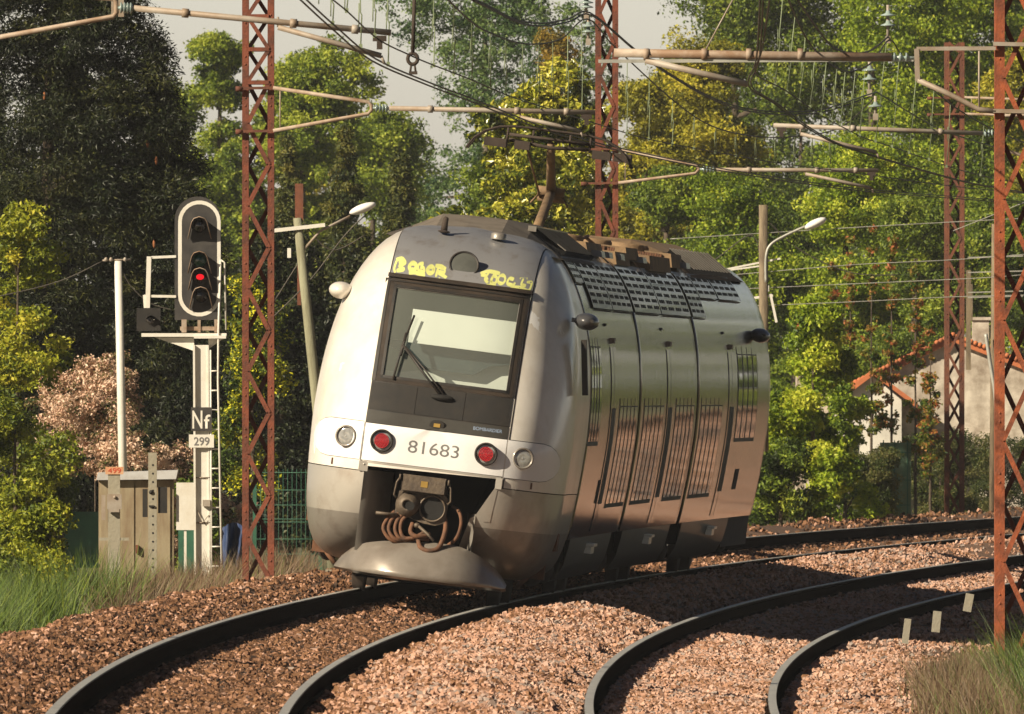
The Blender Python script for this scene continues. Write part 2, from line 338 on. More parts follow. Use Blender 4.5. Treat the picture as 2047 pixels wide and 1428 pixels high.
_ang=np.arctan2(SD[:,0],SD[:,1]-VC); _rad=np.hypot(SD[:,0],SD[:,1]-VC)
_ord=np.argsort(_ang); _ang=_ang[_ord]; _rad=_rad[_ord]
def rS(phi): return float(np.interp(abs(phi),_ang,_rad))
NL=2.35; NN=3.6
def rN(ph): return rS(ph)*(1-.030*math.sin(ph)**2)      # the nose is a little narrower than the body
def w0(v): return .08*max(0,v-1.35)+.36*max(0,v-1.75)+ (.9*(v-3.3)**2 if v>3.3 else 0)
def Wq(u,v):
    q=min(1,math.hypot(u,v-VC)/rN(math.atan2(abs(u),v-VC))); return w0(v)+NL*(1-max(0,1-q**NN)**(1/NN))
def Wn(u,v):
    e=.01; a=(Wq(u+e,v)-Wq(u-e,v))/(2*e); b=(Wq(u,v+e)-Wq(u,v-e))/(2*e); return Vector((a,-1,b)).normalized()
def nose_shell():
    bm=bmesh.new(); n=112; m=36; rings=[]
    c=bm.verts.new((0,w0(VC),VC))
    for j in range(1,m+1):
        al=math.pi/2*j/m; q=math.sin(al)**(2/NN); h=1-(math.cos(al)**(2/NN) if j<m else 0)
        ring=[]
        for k in range(n):
            ph=-math.pi+2*math.pi*k/n; r=rN(ph)*q; u=r*math.sin(ph); v=VC+r*math.cos(ph)
            ring.append(bm.verts.new((u,w0(v)+NL*h,v)))
        rings.append(ring)
    last=[]
    for k in range(n):
        ph=-math.pi+2*math.pi*k/n; r=rS(ph); last.append(bm.verts.new((r*math.sin(ph),4.2,VC+r*math.cos(ph))))
    rings.append(last)
    for k in range(n): bm.faces.new((c,rings[0][k],rings[0][(k+1)%n]))
    for a,b in zip(rings[:-1],rings[1:]):
        for k in range(n): bm.faces.new((a[k],b[k],b[(k+1)%n],a[(k+1)%n]))
    for f in bm.faces: f.smooth=True
    bmesh.ops.recalc_face_normals(bm,faces=bm.faces)
    return bm
SHELL=nose_shell()
def edges_of(poly):
    cx=sum(p[0] for p in poly)/len(poly); cy=sum(p[1] for p in poly)/len(poly); out=[]
    for i in range(len(poly)):
        a=poly[i];b=poly[(i+1)%len(poly)]; nx,ny=b[1]-a[1],a[0]-b[0]
        if nx*(a[0]-cx)+ny*(a[1]-cy)<0: nx,ny=-nx,-ny
        out.append((a,(nx,ny)))
    return out
def cut(bm,poly,keep_inside,wmax=3.9):
    E=edges_of(poly)
    for a,nrm in E:
        g=[f for f in bm.faces if f.calc_center_median().y<wmax]
        geom=set(g); [geom.update(f.edges) for f in g]; [geom.update(f.verts) for f in g]
        bmesh.ops.bisect_plane(bm,geom=list(geom),plane_co=(a[0],0,a[1]),plane_no=(nrm[0],0,nrm[1]),dist=1e-5)
    dl=[]
    for f in bm.faces:
        c=f.calc_center_median(); ins=all((c.x-a[0])*n_[0]+(c.z-a[1])*n_[1]<=1e-6 for a,n_ in E) and c.y<wmax
        if ins!=keep_inside: dl.append(f)
    bmesh.ops.delete(bm,geom=dl,context='FACES')
def finish(bm,name,mt,parent,off=0,thick=.0):
    bm.normal_update()
    if off:
        mv=[(v,v.normal.copy()) for v in bm.verts]
        for v,nn in mv:
            if nn.y>0: nn=-nn
            v.co+=nn*off
    if thick:
        be=[e for e in bm.edges if e.is_boundary]
        for e in be: e.smooth=False
        r=bmesh.ops.extrude_edge_only(bm,edges=be)
        for g in r['geom']:
            if isinstance(g,bmesh.types.BMFace): g.smooth=False
        for v in [g for g in r['geom'] if isinstance(g,bmesh.types.BMVert)]: v.co.y+=thick
    me=bpy.data.meshes.new(name); bm.to_mesh(me); bm.free(); return link_mesh(name,me,mt,parent)
def patch(name,poly,mt,parent,off,thick=.008,hole=None):
    bm=SHELL.copy(); cut(bm,poly,True)
    if hole: cut(bm,hole,False)
    return finish(bm,name,mt,parent,off,thick)
CAV1=[(-.72,.2),(-.72,1.37),(.62,1.405),(.545,1.15),(.53,.2)]; CAV2=[(.40,1.40),(.765,1.41),(.69,1.27),(.54,.98),(.40,.9)]
WS=[(-.66,2.365),(.685,2.365),(.685,3.325),(-.66,3.325)]
def nose():
    bm=SHELL.copy(); 
    for h in (CAV1,CAV2,WS): cut(bm,h,False)
    top=bm.copy(); cut(top,[(-2,1.318),(2,1.318),(2,5),(-2,5)],True,9); nb=finish(top,'nose_cowl',M['cowl'],train)
    low=bm.copy(); cut(low,[(-2,-1),(2,-1),(2,1.308),(-2,1.308)],True,9); 
    lo2=low.copy(); cut(low,[(-2,.83),(2,.88),(2,2),(-2,2)],True,9); lf=finish(low,'lower_fairing',M['silver'],train)
    cut(lo2,[(-2,-1),(2,-1),(2,.88),(-2,.83)],True,9); finish(lo2,'lower_skirt',M['silver_dark'],train)
    bm.free()
    # dark joint backing and the front panels
    patch('joint_backing',[(-.775,1.30),(.777,1.30),(.80,3.47),(-.765,3.47)],M['rubber'],nb,.003,.002,hole=WS) if False else None
    for a,b in (((-.772,1.31),(-.762,4.08)),((.792,1.31),(.805,4.08))):
        patch('panel_gap',[(a[0]-.006,a[1]),(a[0]+.008,a[1]),(b[0]+.008,b[1]),(b[0]-.006,b[1])],M['rubber'],nb,.0035,.001)
    patch('roof_panel',[(-.755,3.462),(.795,3.462),(.80,4.2),(-.755,4.2)],M['roofgrey'],train,.008)
    fr=patch('windscreen_frame',[(-.77,2.295),(.775,2.295),(.785,3.455),(-.765,3.455)],M['brownframe'],train,.006,.01,hole=WS)
    for d in (('l',[(-.775,2.295),(-.735,2.295),(-.74,3.44),(-.768,3.44)]),('r',[(.755,2.295),(.78,2.295),(.785,3.44),(.757,3.44)])): patch('seal',d[1],M['rubber'],fr,.012,.01)
    patch('seal',[(-.76,3.385),(.78,3.385),(.785,3.40),(-.76,3.40)],M['rubber'],fr,.014,.01)
    patch('visor',[(-.765,3.415),(.785,3.415),(.787,3.457),(-.765,3.457)],M['brownframe'],fr,.035,.04)
    for q in ([(-.69,2.335),(.715,2.335),(.715,2.365),(-.69,2.365)],[(-.69,3.325),(.715,3.325),(.715,3.355),(-.69,3.355)],[(-.69,2.33),(-.66,2.33),(-.66,3.36),(-.69,3.36)],[(.685,2.33),(.715,2.33),(.715,3.36),(.685,3.36)]):
        patch('seal',q,M['rubber'],fr,.0105,.012)
    # glass a little behind the frame
    bm=SHELL.copy(); cut(bm,[(-.67,2.355),(.695,2.355),(.695,3.335),(-.67,3.335)],True); finish(bm,'windscreen',M['windscreen'],train,-.012)
    for q in ([(-.765,1.985),(-.266,1.985),(-.266,2.285),(-.765,2.285)],[(-.256,1.985),(.262,1.985),(.262,2.285),(-.256,2.285)],[(.272,1.985),(.772,1.985),(.772,2.285),(.272,2.285)]):
        patch('front_panel',q,M['darkpanel'],train,.007)
    patch('front_backing',[(-.768,1.42),(.775,1.42),(.775,2.295),(-.768,2.295)],M['rubber'],train,.002,.001)
    gb=patch('grey_band',[(-.765,1.838),(.772,1.846),(.772,1.972),(-.765,1.972)],M['greyband'],train,.007)
    bd=patch('lamp_board',[(-.765,1.43),(.772,1.44),(.772,1.838),(-.765,1.83)],M['board'],train,.010,.02)
    patch('board_lip',[(-.75,1.405),(.765,1.415),(.768,1.436),(-.755,1.426)],M['silver'],bd,.004,.02)
    def lampwing(sg):
        P=[(.785,1.432),(.785,1.838)]
        for k in range(0,9):
            a=math.pi/2-k*math.pi/8; P.append((1.16+.185*math.cos(a),1.635+.203*math.sin(a)))
        return patch('lamp_housing',[(sg*x,z) for x,z in P],M['board'],train,.008)
    for sg in (-1,1):
        H=lampwing(sg)
        patch('housing_gap',[(sg*x,z) for x,z in ([(.79,1.838),(.79,1.848)]+[(1.16+.191*math.cos(math.pi/2-k*math.pi/8),1.636+.211*math.sin(math.pi/2-k*math.pi/8)) for k in range(9)]+[(.79,1.427)])],M['rubber'],H,.0015,.001)
        ax_=(Wn(sg*.97,1.66)+Vector((0,-1.2,0))).normalized(); c=(sg*.97,Wq(.97,1.66)-.04,1.663); tang=(sg*-.0,-1,0)
        lp=MB(); lp.lathe(c,ax_,[(.118,-.12),(.118,.012),(.1,.016),(.092,-.01)],28); L=lp.build('headlight',M['silver_dark'],train)
        lg=MB(); lg.lathe(c,ax_,[(.096,-.008),(.06,.006),(.03,-.004),(.0001,.004)],28); lg.build('lens',M['lens'],L)
        c=(sg*.57,Wq(.57,1.66)-.035,1.66)
        lp=MB(); lp.lathe(c,(sg*.03,-1,0),[(.126,-.12),(.126,.014),(.108,.018),(.098,-.016)],28); L=lp.build('tail_light',M['darkpanel'],train)
        lg=MB(); lg.lathe(c,(sg*.03,-1,0),[(.1,-.014),(.0001,-.006)],28); lg.build('lens',M['lens'],L); lg=MB(); lg.lathe((c[0],c[1]-.010,c[2]),(sg*.03,-1,0),[(.078,-.004),(.0001,.0)],24); lg.build('lens',M['red_dim'],L)
        ld=MB()
        for rr in np.arange(.012,.078,.0155):
            k_=max(6,int(2*math.pi*rr/.0155))
            for k in range(k_):
                a=2*math.pi*k/k_; ld.ell((c[0]+rr*math.cos(a),c[1]-.013,c[2]+rr*math.sin(a)),(.0052,.004,.0052),6,4)
        ld.build('led_cluster',M['red_led'],L)
        t=MB(); t.box((sg*1.09,Wq(1.09,1.37)-.004,1.375),(.02,.02,.07)); t.build('drain_spout',M['rustbrown'],train)
    # emblem and badge
    e=MB(); e.lathe((0.0,Wq(0,1.905)-.012,1.905),(0,-1,0),[(.09,-.01),(.09,.006),(.075,.008),(.0001,.006)],24); e.v=[(x,y,1.905+(z-1.905)*.6) for x,y,z in e.v]
    E_=e.build('emblem',M['darkpanel'],gb); e=MB(); e.box((0,Wq(0,1.905)-.022,1.9),(.07,.004,.04)); e.build('plate',M['gold'],E_ and gb)
    # beacon lamp over the windscreen
    c=(.02,Wq(.02,3.665)-.015,3.665); nb_=(Wn(.02,3.665)+Vector((0,-1.3,0))).normalized(); c=(c[0],c[1]-.085,c[2])
    e=MB(); e.lathe(c,nb_,[(.165,-.2),(.165,.01),(.15,.016),(.142,-.004)],36); b=e.build('roof_lamp',M['rubber'],train)
    e=MB(); e.lathe(c,nb_,[(.146,.0),(.1,.012),(.0001,.02)],36); e.build('lens',M['beacon'],b)
    # horn and vent on the roof
    e=MB(); e.tube([(-.29,2.3,3.98),(-.29,2.3,4.08),(-.285,2.3,4.15),(-.28,2.3,4.165)],[.04,.034,.03,.015],12); e.ell((-.29,2.3,4.0),(.07,.1,.015)); e.build('roof_aerial',M['undergrey'],train)
    e=MB(); e.lathe((.31,2.35,4.02),(0,0,1),[(.085,-.03),(.085,.03),(.06,.045),(.0001,.05)],20); e.build('roof_vent',M['silver_dark'],train)
    from mathutils.bvhtree import BVHTree
    def onto(o):
        T_=BVHTree.FromPolygons([tuple(v.co) for v in o.data.vertices],[tuple(p.vertices) for p in o.data.polygons])
        def f(u,v,off):
            h=T_.ray_cast(Vector((u,-3,v)),Vector((0,1,0)))[0]; return (u,(h.y if h else Wq(u,v)-.01)-off,v)
        return f
    # text
    def text(s,u0,u1,v0,h,mt,parent,nm,off):
        cu=bpy.data.curves.new(nm,'FONT'); cu.body=s; cu.size=1; cu.resolution_u=6; cu.offset=.0
        to=bpy.data.objects.new(nm,cu); COL.objects.link(to); dg=bpy.context.evaluated_depsgraph_get(); me=bpy.data.meshes.new_from_object(to.evaluated_get(dg)); bpy.data.objects.remove(to)
        S_=onto(parent); bm_=bmesh.new(); bm_.from_mesh(me); bmesh.ops.triangulate(bm_,faces=bm_.faces); bmesh.ops.subdivide_edges(bm_,edges=[e for e in bm_.edges if e.calc_length()>.15],cuts=2); bm_.to_mesh(me); bm_.free()
        xs=[v.co.x for v in me.vertices]; ys=[v.co.y for v in me.vertices]; x0,x1,y0,y1=min(xs),max(xs),min(ys),max(ys)
        for v in me.vertices:
            u=u0+(v.co.x-x0)/(x1-x0)*(u1-u0); vv=v0+(v.co.y-y0)/(y1-y0)*h; v.co=S_(u,vv,off)
        me.name=nm; return link_mesh(nm,me,mt,parent)
    text('81683',-.278,.277,1.572,.135,M['number'],bd,'train_number',.0016)
    text('BOMBARDIER',.395,.708,1.905,.036,M['bluetext'],gb,'maker_badge',.0016)
    # graffiti strokes
    G_=onto(bpy.data.objects['roof_panel'])
    def strokes(L,nm,wd=.02):
        g=MB()
        for st in L:
            P=catmull(st,5) if len(st)>2 else np.array(st)
            P=[G_(x,z,.0015) for x,z in P]; vs=[];
            for i,p in enumerate(P):
                a=Vector(P[max(0,i-1)]);b=Vector(P[min(len(P)-1,i+1)]); d=(b-a); d.normalize(); nrm=Vector((-d.z,0,d.x))*wd*.5*(1 if 0<i<len(P)-1 else .6)
                vs+=[G_(p[0]+nrm.x,p[2]+nrm.z,.0022),G_(p[0]-nrm.x,p[2]-nrm.z,.0022)]
            g.add(vs,[(2*i,2*i+1,2*i+3,2*i+2) for i in range(len(P)-1)])
        g.build(nm,M['graffiti'],rp)
    rp=bpy.data.objects['roof_panel']
    def O(c,z,r,h): return [(c+r*math.cos(k*math.pi/4),z+h*math.sin(k*math.pi/4)) for k in range(9)]
    z=3.565
    strokes([[(-.72,z+.06),(-.73,z-.03),(-.71,z-.08)],[(-.73,z+.06),(-.66,z+.085),(-.62,z+.04),(-.68,z+.0),(-.62,z-.03),(-.70,z-.055)],[(-.69,z+.03),(-.65,z+.06),(-.68,z-.02)],O(-.53,z+.01,.045,.045),O(-.53,z+.01,.03,.03),
      [(-.42,z+.06),(-.47,z+.04),(-.46,z-.02),(-.40,z-.03),(-.41,z+.01),(-.45,z+.015)],O(-.33,z,.04,.04),O(-.33,z,.026,.028),[(-.26,z-.07),(-.25,z+.03),(-.19,z+.03),(-.18,z-.01),(-.25,z-.015),(-.17,z-.05),(-.145,z-.065)],[(-.22,z+.03),(-.22,z-.08)],
      [(-.56,z-.065),(-.5,z-.05),(-.42,z-.065),(-.38,z-.06)],[(-.29,z+.05),(-.22,z+.052),(-.17,z+.03)]],'graffiti_tag',.046)
    strokes([[(.21,z+.03),(.30,z+.065),(.42,z+.055)],[(.30,z+.05),(.27,z-.02),(.31,z-.06)],[(.36,z+.05),(.34,z-.05),(.36,z-.08)],O(.45,z-.005,.04,.045),O(.37,z-.02,.03,.04),[(.58,z+.01),(.53,z+.015),(.52,z-.04),(.58,z-.05),(.60,z-.02)],
      [(.64,z+.03),(.72,z+.04)],[(.68,z+.035),(.67,z-.03),(.72,z-.04)],[(.72,z+.0),(.77,z+.0),(.77,z-.06),(.75,z-.09)],[(.56,z-.075),(.66,z-.07),(.73,z-.09),(.775,z-.075)],[(.30,z-.085),(.40,z-.08)],[(.22,z+.02),(.27,z+.01),(.30,z-.03)]],'graffiti_tag',.044)
    # wiper: two arms and a blade in front of the glass
    def gp(u,v,k): return (u,Wq(u,v)-k,v)
    e=MB(); e.tube([gp(-.02,2.24,.05),gp(-.25,2.47,.09),gp(-.49,2.715,.07)],.014,8); e.tube([gp(.045,2.22,.05),gp(-.19,2.46,.08),gp(-.46,2.70,.06)],.010,8)
    W_=e.build('wiper',M['rubber'],train)
    e=MB(); e.tube([gp(-.545,2.335,.03),gp(-.50,2.7,.04),gp(-.42,3.05,.03)],.013,6); e.tube([gp(-.50,2.6,.05),gp(-.475,2.85,.055)],.016,6); e.build('wiper_blade',M['rubber'],W_)
    e=MB(); e.ell((0.01,Wq(0,2.21)-.03,2.205),(.13,.05,.035)); e.build('wiper_pivot',M['dark'],W_)
    # cab interior
    e=MB(); e.add([(-.8,.75,2.2),(.8,.75,2.2),(1.1,2.9,2.2),(-1.1,2.9,2.2),(-.8,1.1,3.42),(.8,1.1,3.42),(.95,2.9,3.5),(-.95,2.9,3.5)],[(0,3,2,1),(4,5,6,7),(3,7,6,2),(0,4,7,3),(1,2,6,5)]); e.build('cab_interior',M['cabgrey'],train)
    e=MB(); n=12
    for k in range(n+1):
        u=-.45+1.18*k/n; e.v+=[(u,Wq(u,3.12)+.075,3.12),(u,Wq(u,2.755)+.075,2.755)]
    e.f=[(2*k,2*k+1,2*k+3,2*k+2) for k in range(n)]; e.sm=[True]*n; e.build('sun_blind',M['blind'],train)
    e=MB(); e.prism([(-.35,2.55),(-.15,2.49),(.3,2.49),(.45,2.60),(.72,2.66),(.72,2.745),(-.68,2.765),(-.68,2.70),(-.45,2.62)],.72,.8); e.build('driver_desk',M['cabdark'],train)
    e=MB(); e.prism([(-.68,2.25),(.72,2.25),(.72,2.69),(.45,2.61),(.3,2.5),(-.15,2.5),(-.5,2.42),(-.68,2.42)],.83,.88); e.build('desk_cover',M['blind'],train)
nose()
def undernose():
    e=MB()   # recess box
    out=[(-.735,.15),(-.735,1.385),(.78,1.42),(.70,1.28),(.55,.98),(.545,.15)]
    n=len(out); P=[(x,Wq(x,max(.32,z))+.02 ,z) for x,z in out]; B=[(x*.8,1.5,z) for x,z in out]
    e.add(P+B,[(k,(k+1)%n,(k+1)%n+n,k+n) for k in range(n)]+[tuple(range(n,2*n))]); e.build('coupler_recess',M['dark'],train)
    e=MB(); pts=[]
    # inner fairing returns: curved plates going in behind the opening
    for sg,u0,z0,z1,mt in ((-1,.72,.45,1.33,'silver_dark'),(1,.54,.4,1.0,'silver_dark')):
        q=MB(); m=7
        for k in range(m):
            a=k/(m-1); u=sg*(u0-.30*a if sg<0 else u0-.1*a); w_=Wq(u0,1.0)+.004+.05*a+ .45*a*a
            q.v+=[(u,w_,z0),(u,w_,z1)]
        q.f=[(2*k,2*k+1,2*k+3,2*k+2) for k in range(m-1)]; q.sm=[True]*(m-1); q.build('inner_fairing',M[mt],train)
    q=MB(); q.box((-.735,Wq(.73,1.36)+.0,1.365),(.10,.02,.11)); q.box((.745,Wq(.73,1.36)+.0,1.36),(.07,.02,.12)); q.ell((-.73,Wq(.73,1.36)-.012,1.385),(.012,.008,.012)); q.build('board_bracket',M['silver'],train)
    patch('hatch_plate',[(.63,.93),(.70,.93),(.74,1.29),(.70,1.29),(.63,1.12)],M['silver'],train,.004,.002)
    # automatic coupler
    y=-.02; 
    q=MB(); q.prism([(-.335,.90),(-.31,1.15),(.20,1.15),(.235,1.10),(.215,.86),(.12,.82),(-.02,.83),(-.2,.88)],y,y+.12); C=q.build('coupler',M['coupler'],train)
    q=MB(); q.box((-.05,y+.5,1.0),(.36,.9,.26)); q.box((-.05,y+.4,1.2),(.5,.6,.1)); q.build('drawgear',M['undergrey'],C)
    q=MB(); q.lathe((-.20,y,1.01),(0,-1,0),[(.135,0),(.12,.05),(.07,.11),(.05,.115),(.045,.04)],22); q.build('coupling_cone',M['coupler'],C)
    q=MB(); q.lathe((.07,y-.004,1.0),(0,-1,0),[(.0001,0),(.125,0.001)],22); q.lathe((-.09,y-.006,.94),(0,-1,0),[(.0001,0),(.085,0.001)],16);q.lathe((-.17,y-.117,1.0),(0,-1,0),[(.0001,0),(.05,0.001)],16); q.build('coupling_hole',M['dark'],C)
    q=MB(); q.lathe((.07,y,1.0),(0,-1,0),[(.15,0),(.145,.03),(.13,.03),(.126,-.01)],24); q.build('cone_ring',M['coupler'],C)
    q=MB(); q.box((-.05,y-.03,1.245),(.46,.16,.16)); q.box((-.05,y-.03,1.33),(.47,.15,.015)); q.box((-.05,y-.06,1.16),(.47,.05,.012)); X_=q.build('electric_coupler_cover',M['coupler'],C)
    q=MB(); q.box((-.045,y-.113,1.25),(.075,.004,.065)); q.build('warning_label',M['gold'],C)
    q=MB()
    for sg,x in ((-1,-.315),(1,.215)):
        q.tube([(x,y-.08,1.30),(x+sg*.03,y-.08,1.24),(x+sg*.045,y-.06,1.1),(x+sg*.02,y-.05,1.07)],.011,6); q.tube([(x,y-.1,1.33),(x,y-.1,1.27)],.012,6)
    q.tube([(-.53,y-.06,.88),(-.3,y-.02,.885)],.018,8); q.tube([(-.06,y-.06,.80),(.06,y-.1,.72),(.13,y-.12,.66)],.017,8); q.ell((-.07,y-.05,.80),(.035,.035,.03))
    q.lathe((-.06,y,1.12),(0,-1,0),[(.022,0),(.022,.03),(.012,.032),(.010,.005)],12); q.build('coupler_lever',M['coupler'],C)
    q=MB()
    for k,(x,a) in enumerate(((-.38,.10),(-.33,.085),(-.27,.06),(-.22,.04))):
        q.tube(catmull([(x+.05,y+.02,.92),(x-.02,y-.0,.83),(x-.05+k*.01,y-.03,.72),(x+.03,y-.05,.62+k*.01),(x+.14,y-.02,.60+.02*k),(x+.3,y+.03,.66)],5),.021,8)
    q.tube(catmull([(-.12,y-.02,.82),(-.13,y-.06,.72),(-.05,y-.08,.68),(.08,y-.02,.72)],5),.026,8)
    q.tube(catmull([(-.33,y-.02,.62),(-.1,y-.06,.66),(.02,y-.04,.74)],5),.02,8)
    q.tube(catmull([(-.04,y-.05,.66),(.0,y-.11,.57),(.1,y-.14,.545),(.2,y-.1,.60),(.24,y-.02,.8),(.2,y+.1,.95)],6),.026,8)
    q.tube(catmull([(.28,y+.2,1.05),(.36,y+.05,1.0),(.40,y-.02,.88),(.37,y-.0,.72),(.28,y+.1,.62)],6),.02,8)
    q.build('brake_hose',M['rustbrown'],C)
    # snow plough lip
    TO=[(-.93,.27),(-.86,.37),(-.75,.47),(-.6,.545),(-.4,.59),(-.1,.62),(.2,.64),(.42,.63),(.6,.57),(.75,.49),(.88,.37),(.95,.27)]
    BO=[(-.93,.245),(-.8,.235),(-.7,.23),(-.5,.225),(-.3,.225),(-.05,.225),(.2,.225),(.45,.225),(.62,.225),(.78,.225),(.9,.22),(.95,.235)]
    q=MB(); m=8; n=34
    for i in range(n+1):
        a=i/n*(len(TO)-1); j=min(int(a),len(TO)-2); f_=a-j
        tu=[TO[j][0]*(1-f_)+TO[j+1][0]*f_,TO[j][1]*(1-f_)+TO[j+1][1]*f_]; bu=[BO[j][0]*(1-f_)+BO[j+1][0]*f_,BO[j][1]*(1-f_)+BO[j+1][1]*f_]
        side_=(abs(tu[0])/.95)**3.2
        for k in range(m+1):
            h=k/m; cur=h+.12*math.sin(math.pi*h)
            q.v.append((tu[0]*(1-h)+bu[0]*h, -.02-.34*cur*(1-.3*side_)+.62*side_, tu[1]+(bu[1]-tu[1])*h**1.25))
        q.v.append((bu[0],-.0+.62*side_,bu[1]-.03))
    w_=m+2
    for i in range(n):
        for k in range(m+1): q.f.append((i*w_+k,(i+1)*w_+k,(i+1)*w_+k+1,i*w_+k+1)); q.sm.append(k<m)
    q.build('snow_plough',mat('grey brown plough paint',(.27,.24,.205),.33,.25,col2=(.20,.17,.14),scale=2.5,coat=.4,coatr=.12),train)
undernose()
# ---- bodies
def loft(t0,t1,secf,dt=.8,closed=False,v0=None):
    n=max(2,int((t1-t0)/dt)+1); q=MB(); ts=np.linspace(t0,t1,n); m=None
    for t in ts:
        S=secf(t); m=len(S); q.v+=[tuple(TM((u,t,v))) for u,v in S]
    for i in range(n-1):
        for k in range(m-1): q.f.append((i*m+k,i*m+k+1,(i+1)*m+k+1,(i+1)*m+k)); q.sm.append(True)
    return q,n,m
def full_sec(vmin,sc_=1.0,drop=0):
    R=[(u,v) for u,v in SD if v>=vmin-1e-6]; R=[(sec_u(vmin) if vmin>.5 else 1.33,vmin)]+[(a,b) for a,b in R if b>vmin+.01]
    R=[(u*sc_,VC+(v-VC)*(1-(1-sc_)*.6) if v>VC else v) for u,v in R]
    return [(-u,v) for u,v in R]+[(u,v) for u,v in R[::-1][1:]] if False else [(-u,v) for u,v in R][:-1]+[(u,v) for u,v in R[::-1]]
CARS=[(4.2,17.45,'nose'),(17.75,32.1,''),(32.4,51.6,'tail')]
def body():
    cars=[]
    for (a,b,k) in CARS:
        def sf(t,k=k,b=b):
            s_=1.0
            if k=='tail' and t>49.2: s_=max(.35,(1-((t-49.2)/2.6)**2.6)**.5)
            return full_sec(.80,s_)
        q,n,m=loft(a,b,sf,.45)
        for i in (0,n-1): q.f.append(tuple(range(i*m,(i+1)*m))); q.sm.append(False)
        cars.append(q.build('car_body',M['side'],train))
    return cars
cars=body()
def sidepatch(name,t0,t1,v0,v1,mt,parent,off=.004,nv=6,sg=1,thick=.0):
    q=MB(); nt_=max(1,int((t1-t0)/(.16 if mt in (M['sidewin'],) else .5))); 
    for i in range(nt_+1):
        t=t0+(t1-t0)*i/nt_
        for k in range(nv+1):
            v=v0+(v1-v0)*k/nv; q.v.append(tuple(TM((sg*(sec_u(v)+off),t,v))))
    for i in range(nt_):
        for k in range(nv): q.f.append((i*(nv+1)+k,(i+1)*(nv+1)+k,(i+1)*(nv+1)+k+1,i*(nv+1)+k+1)); q.sm.append(True)
    return q.build(name,mt,parent)
# fix: sides of the nose shell between its tip and the first car carry the same paint
sidepatch('gap_seal',1.0,1.25,2.35,3.1,M['rubber'],train,-.06) if False else None
def windows(car,t0,t1,v0,v1,n):
    L=(t1-t0)/n
    for k in range(n):
        f_=sidepatch('window_seal',t0+k*L,t0+(k+1)*L,v0-.05,v1+.10,M['rubber'],car,.003)
        sidepatch('window',t0+k*L+.13,t0+(k+1)*L-.13,v0,v1,M['sidewin'],car,.006,18)
        sidepatch('window_header',t0+k*L+.07,t0+(k+1)*L-.07,v1+.015,v1+.10,M['side'],car,.006,2)
for sg in (1,):
    windows(cars[0],4.3,7.3,1.90,2.94,4); windows(cars[0],12.3,17.2,1.16,2.28,5)
    windows(cars[1],18.8,24.0,1.16,2.28,5); windows(cars[1],26.9,31.6,1.16,2.28,5)
    windows(cars[2],33.2,38.4,1.16,2.28,5); windows(cars[2],41.9,46.6,1.86,2.93,4)
for c,td in ((0,10.6),(1,25.4),(2,40.5)):
    for x in (-.75,.72): sidepatch('door_gap',td+x,td+x+.05,.85,2.98,M['rubber'],cars[c],.004,10)
    D=sidepatch('door',td-.70,td+.72,.85,2.96,M['side'],cars[c],.008,12)
    for x in (-.42,.1): sidepatch('door_glass',td+x,td+x+.42,1.17,2.27,M['rubber'],D,.012)
    sidepatch('door_gap',td-.02,td+.02,.85,2.96,M['rubber'],D,.012,10)
    q=MB(); q.box((0,0,0),(.10,1.1,.03)); q.box((-.02,0,-.06),(.08,1.0,.08)); Q_=TM((1.42,td,.70)); q.build('door_step',M['chrome'],train,loc=Q_)
    q=MB(); q.box((0,0,0),(.05,.5,.06)); q.build('door_camera',M['galv_rust'],cars[c],loc=TM((sec_u(3.04)+.02,td-.1,3.03)))
    q=MB(); q.box((0,0,0),(.03,.35,.03)); q.box((0,0,-.07),(.03,.1,.04)); q.build('side_display',M['rubber'],cars[c],loc=TM((sec_u(3.22)+.01,td-1.3,3.2)))
for c,t in ((0,9.3),(2,43.5),(1,29.0)): sidepatch('equipment_hatch',t,t+.9,1.18,1.45,M['undergrey'],cars[c],.005,2)
# cab door handle strip behind the nose
q=MB(); q.beam(TM((1.50,1.55,2.42)),TM((1.41,1.55,3.02)),.06,.2,up=(0,1,0)); q.build('cab_door_seal',M['rubber'],train)
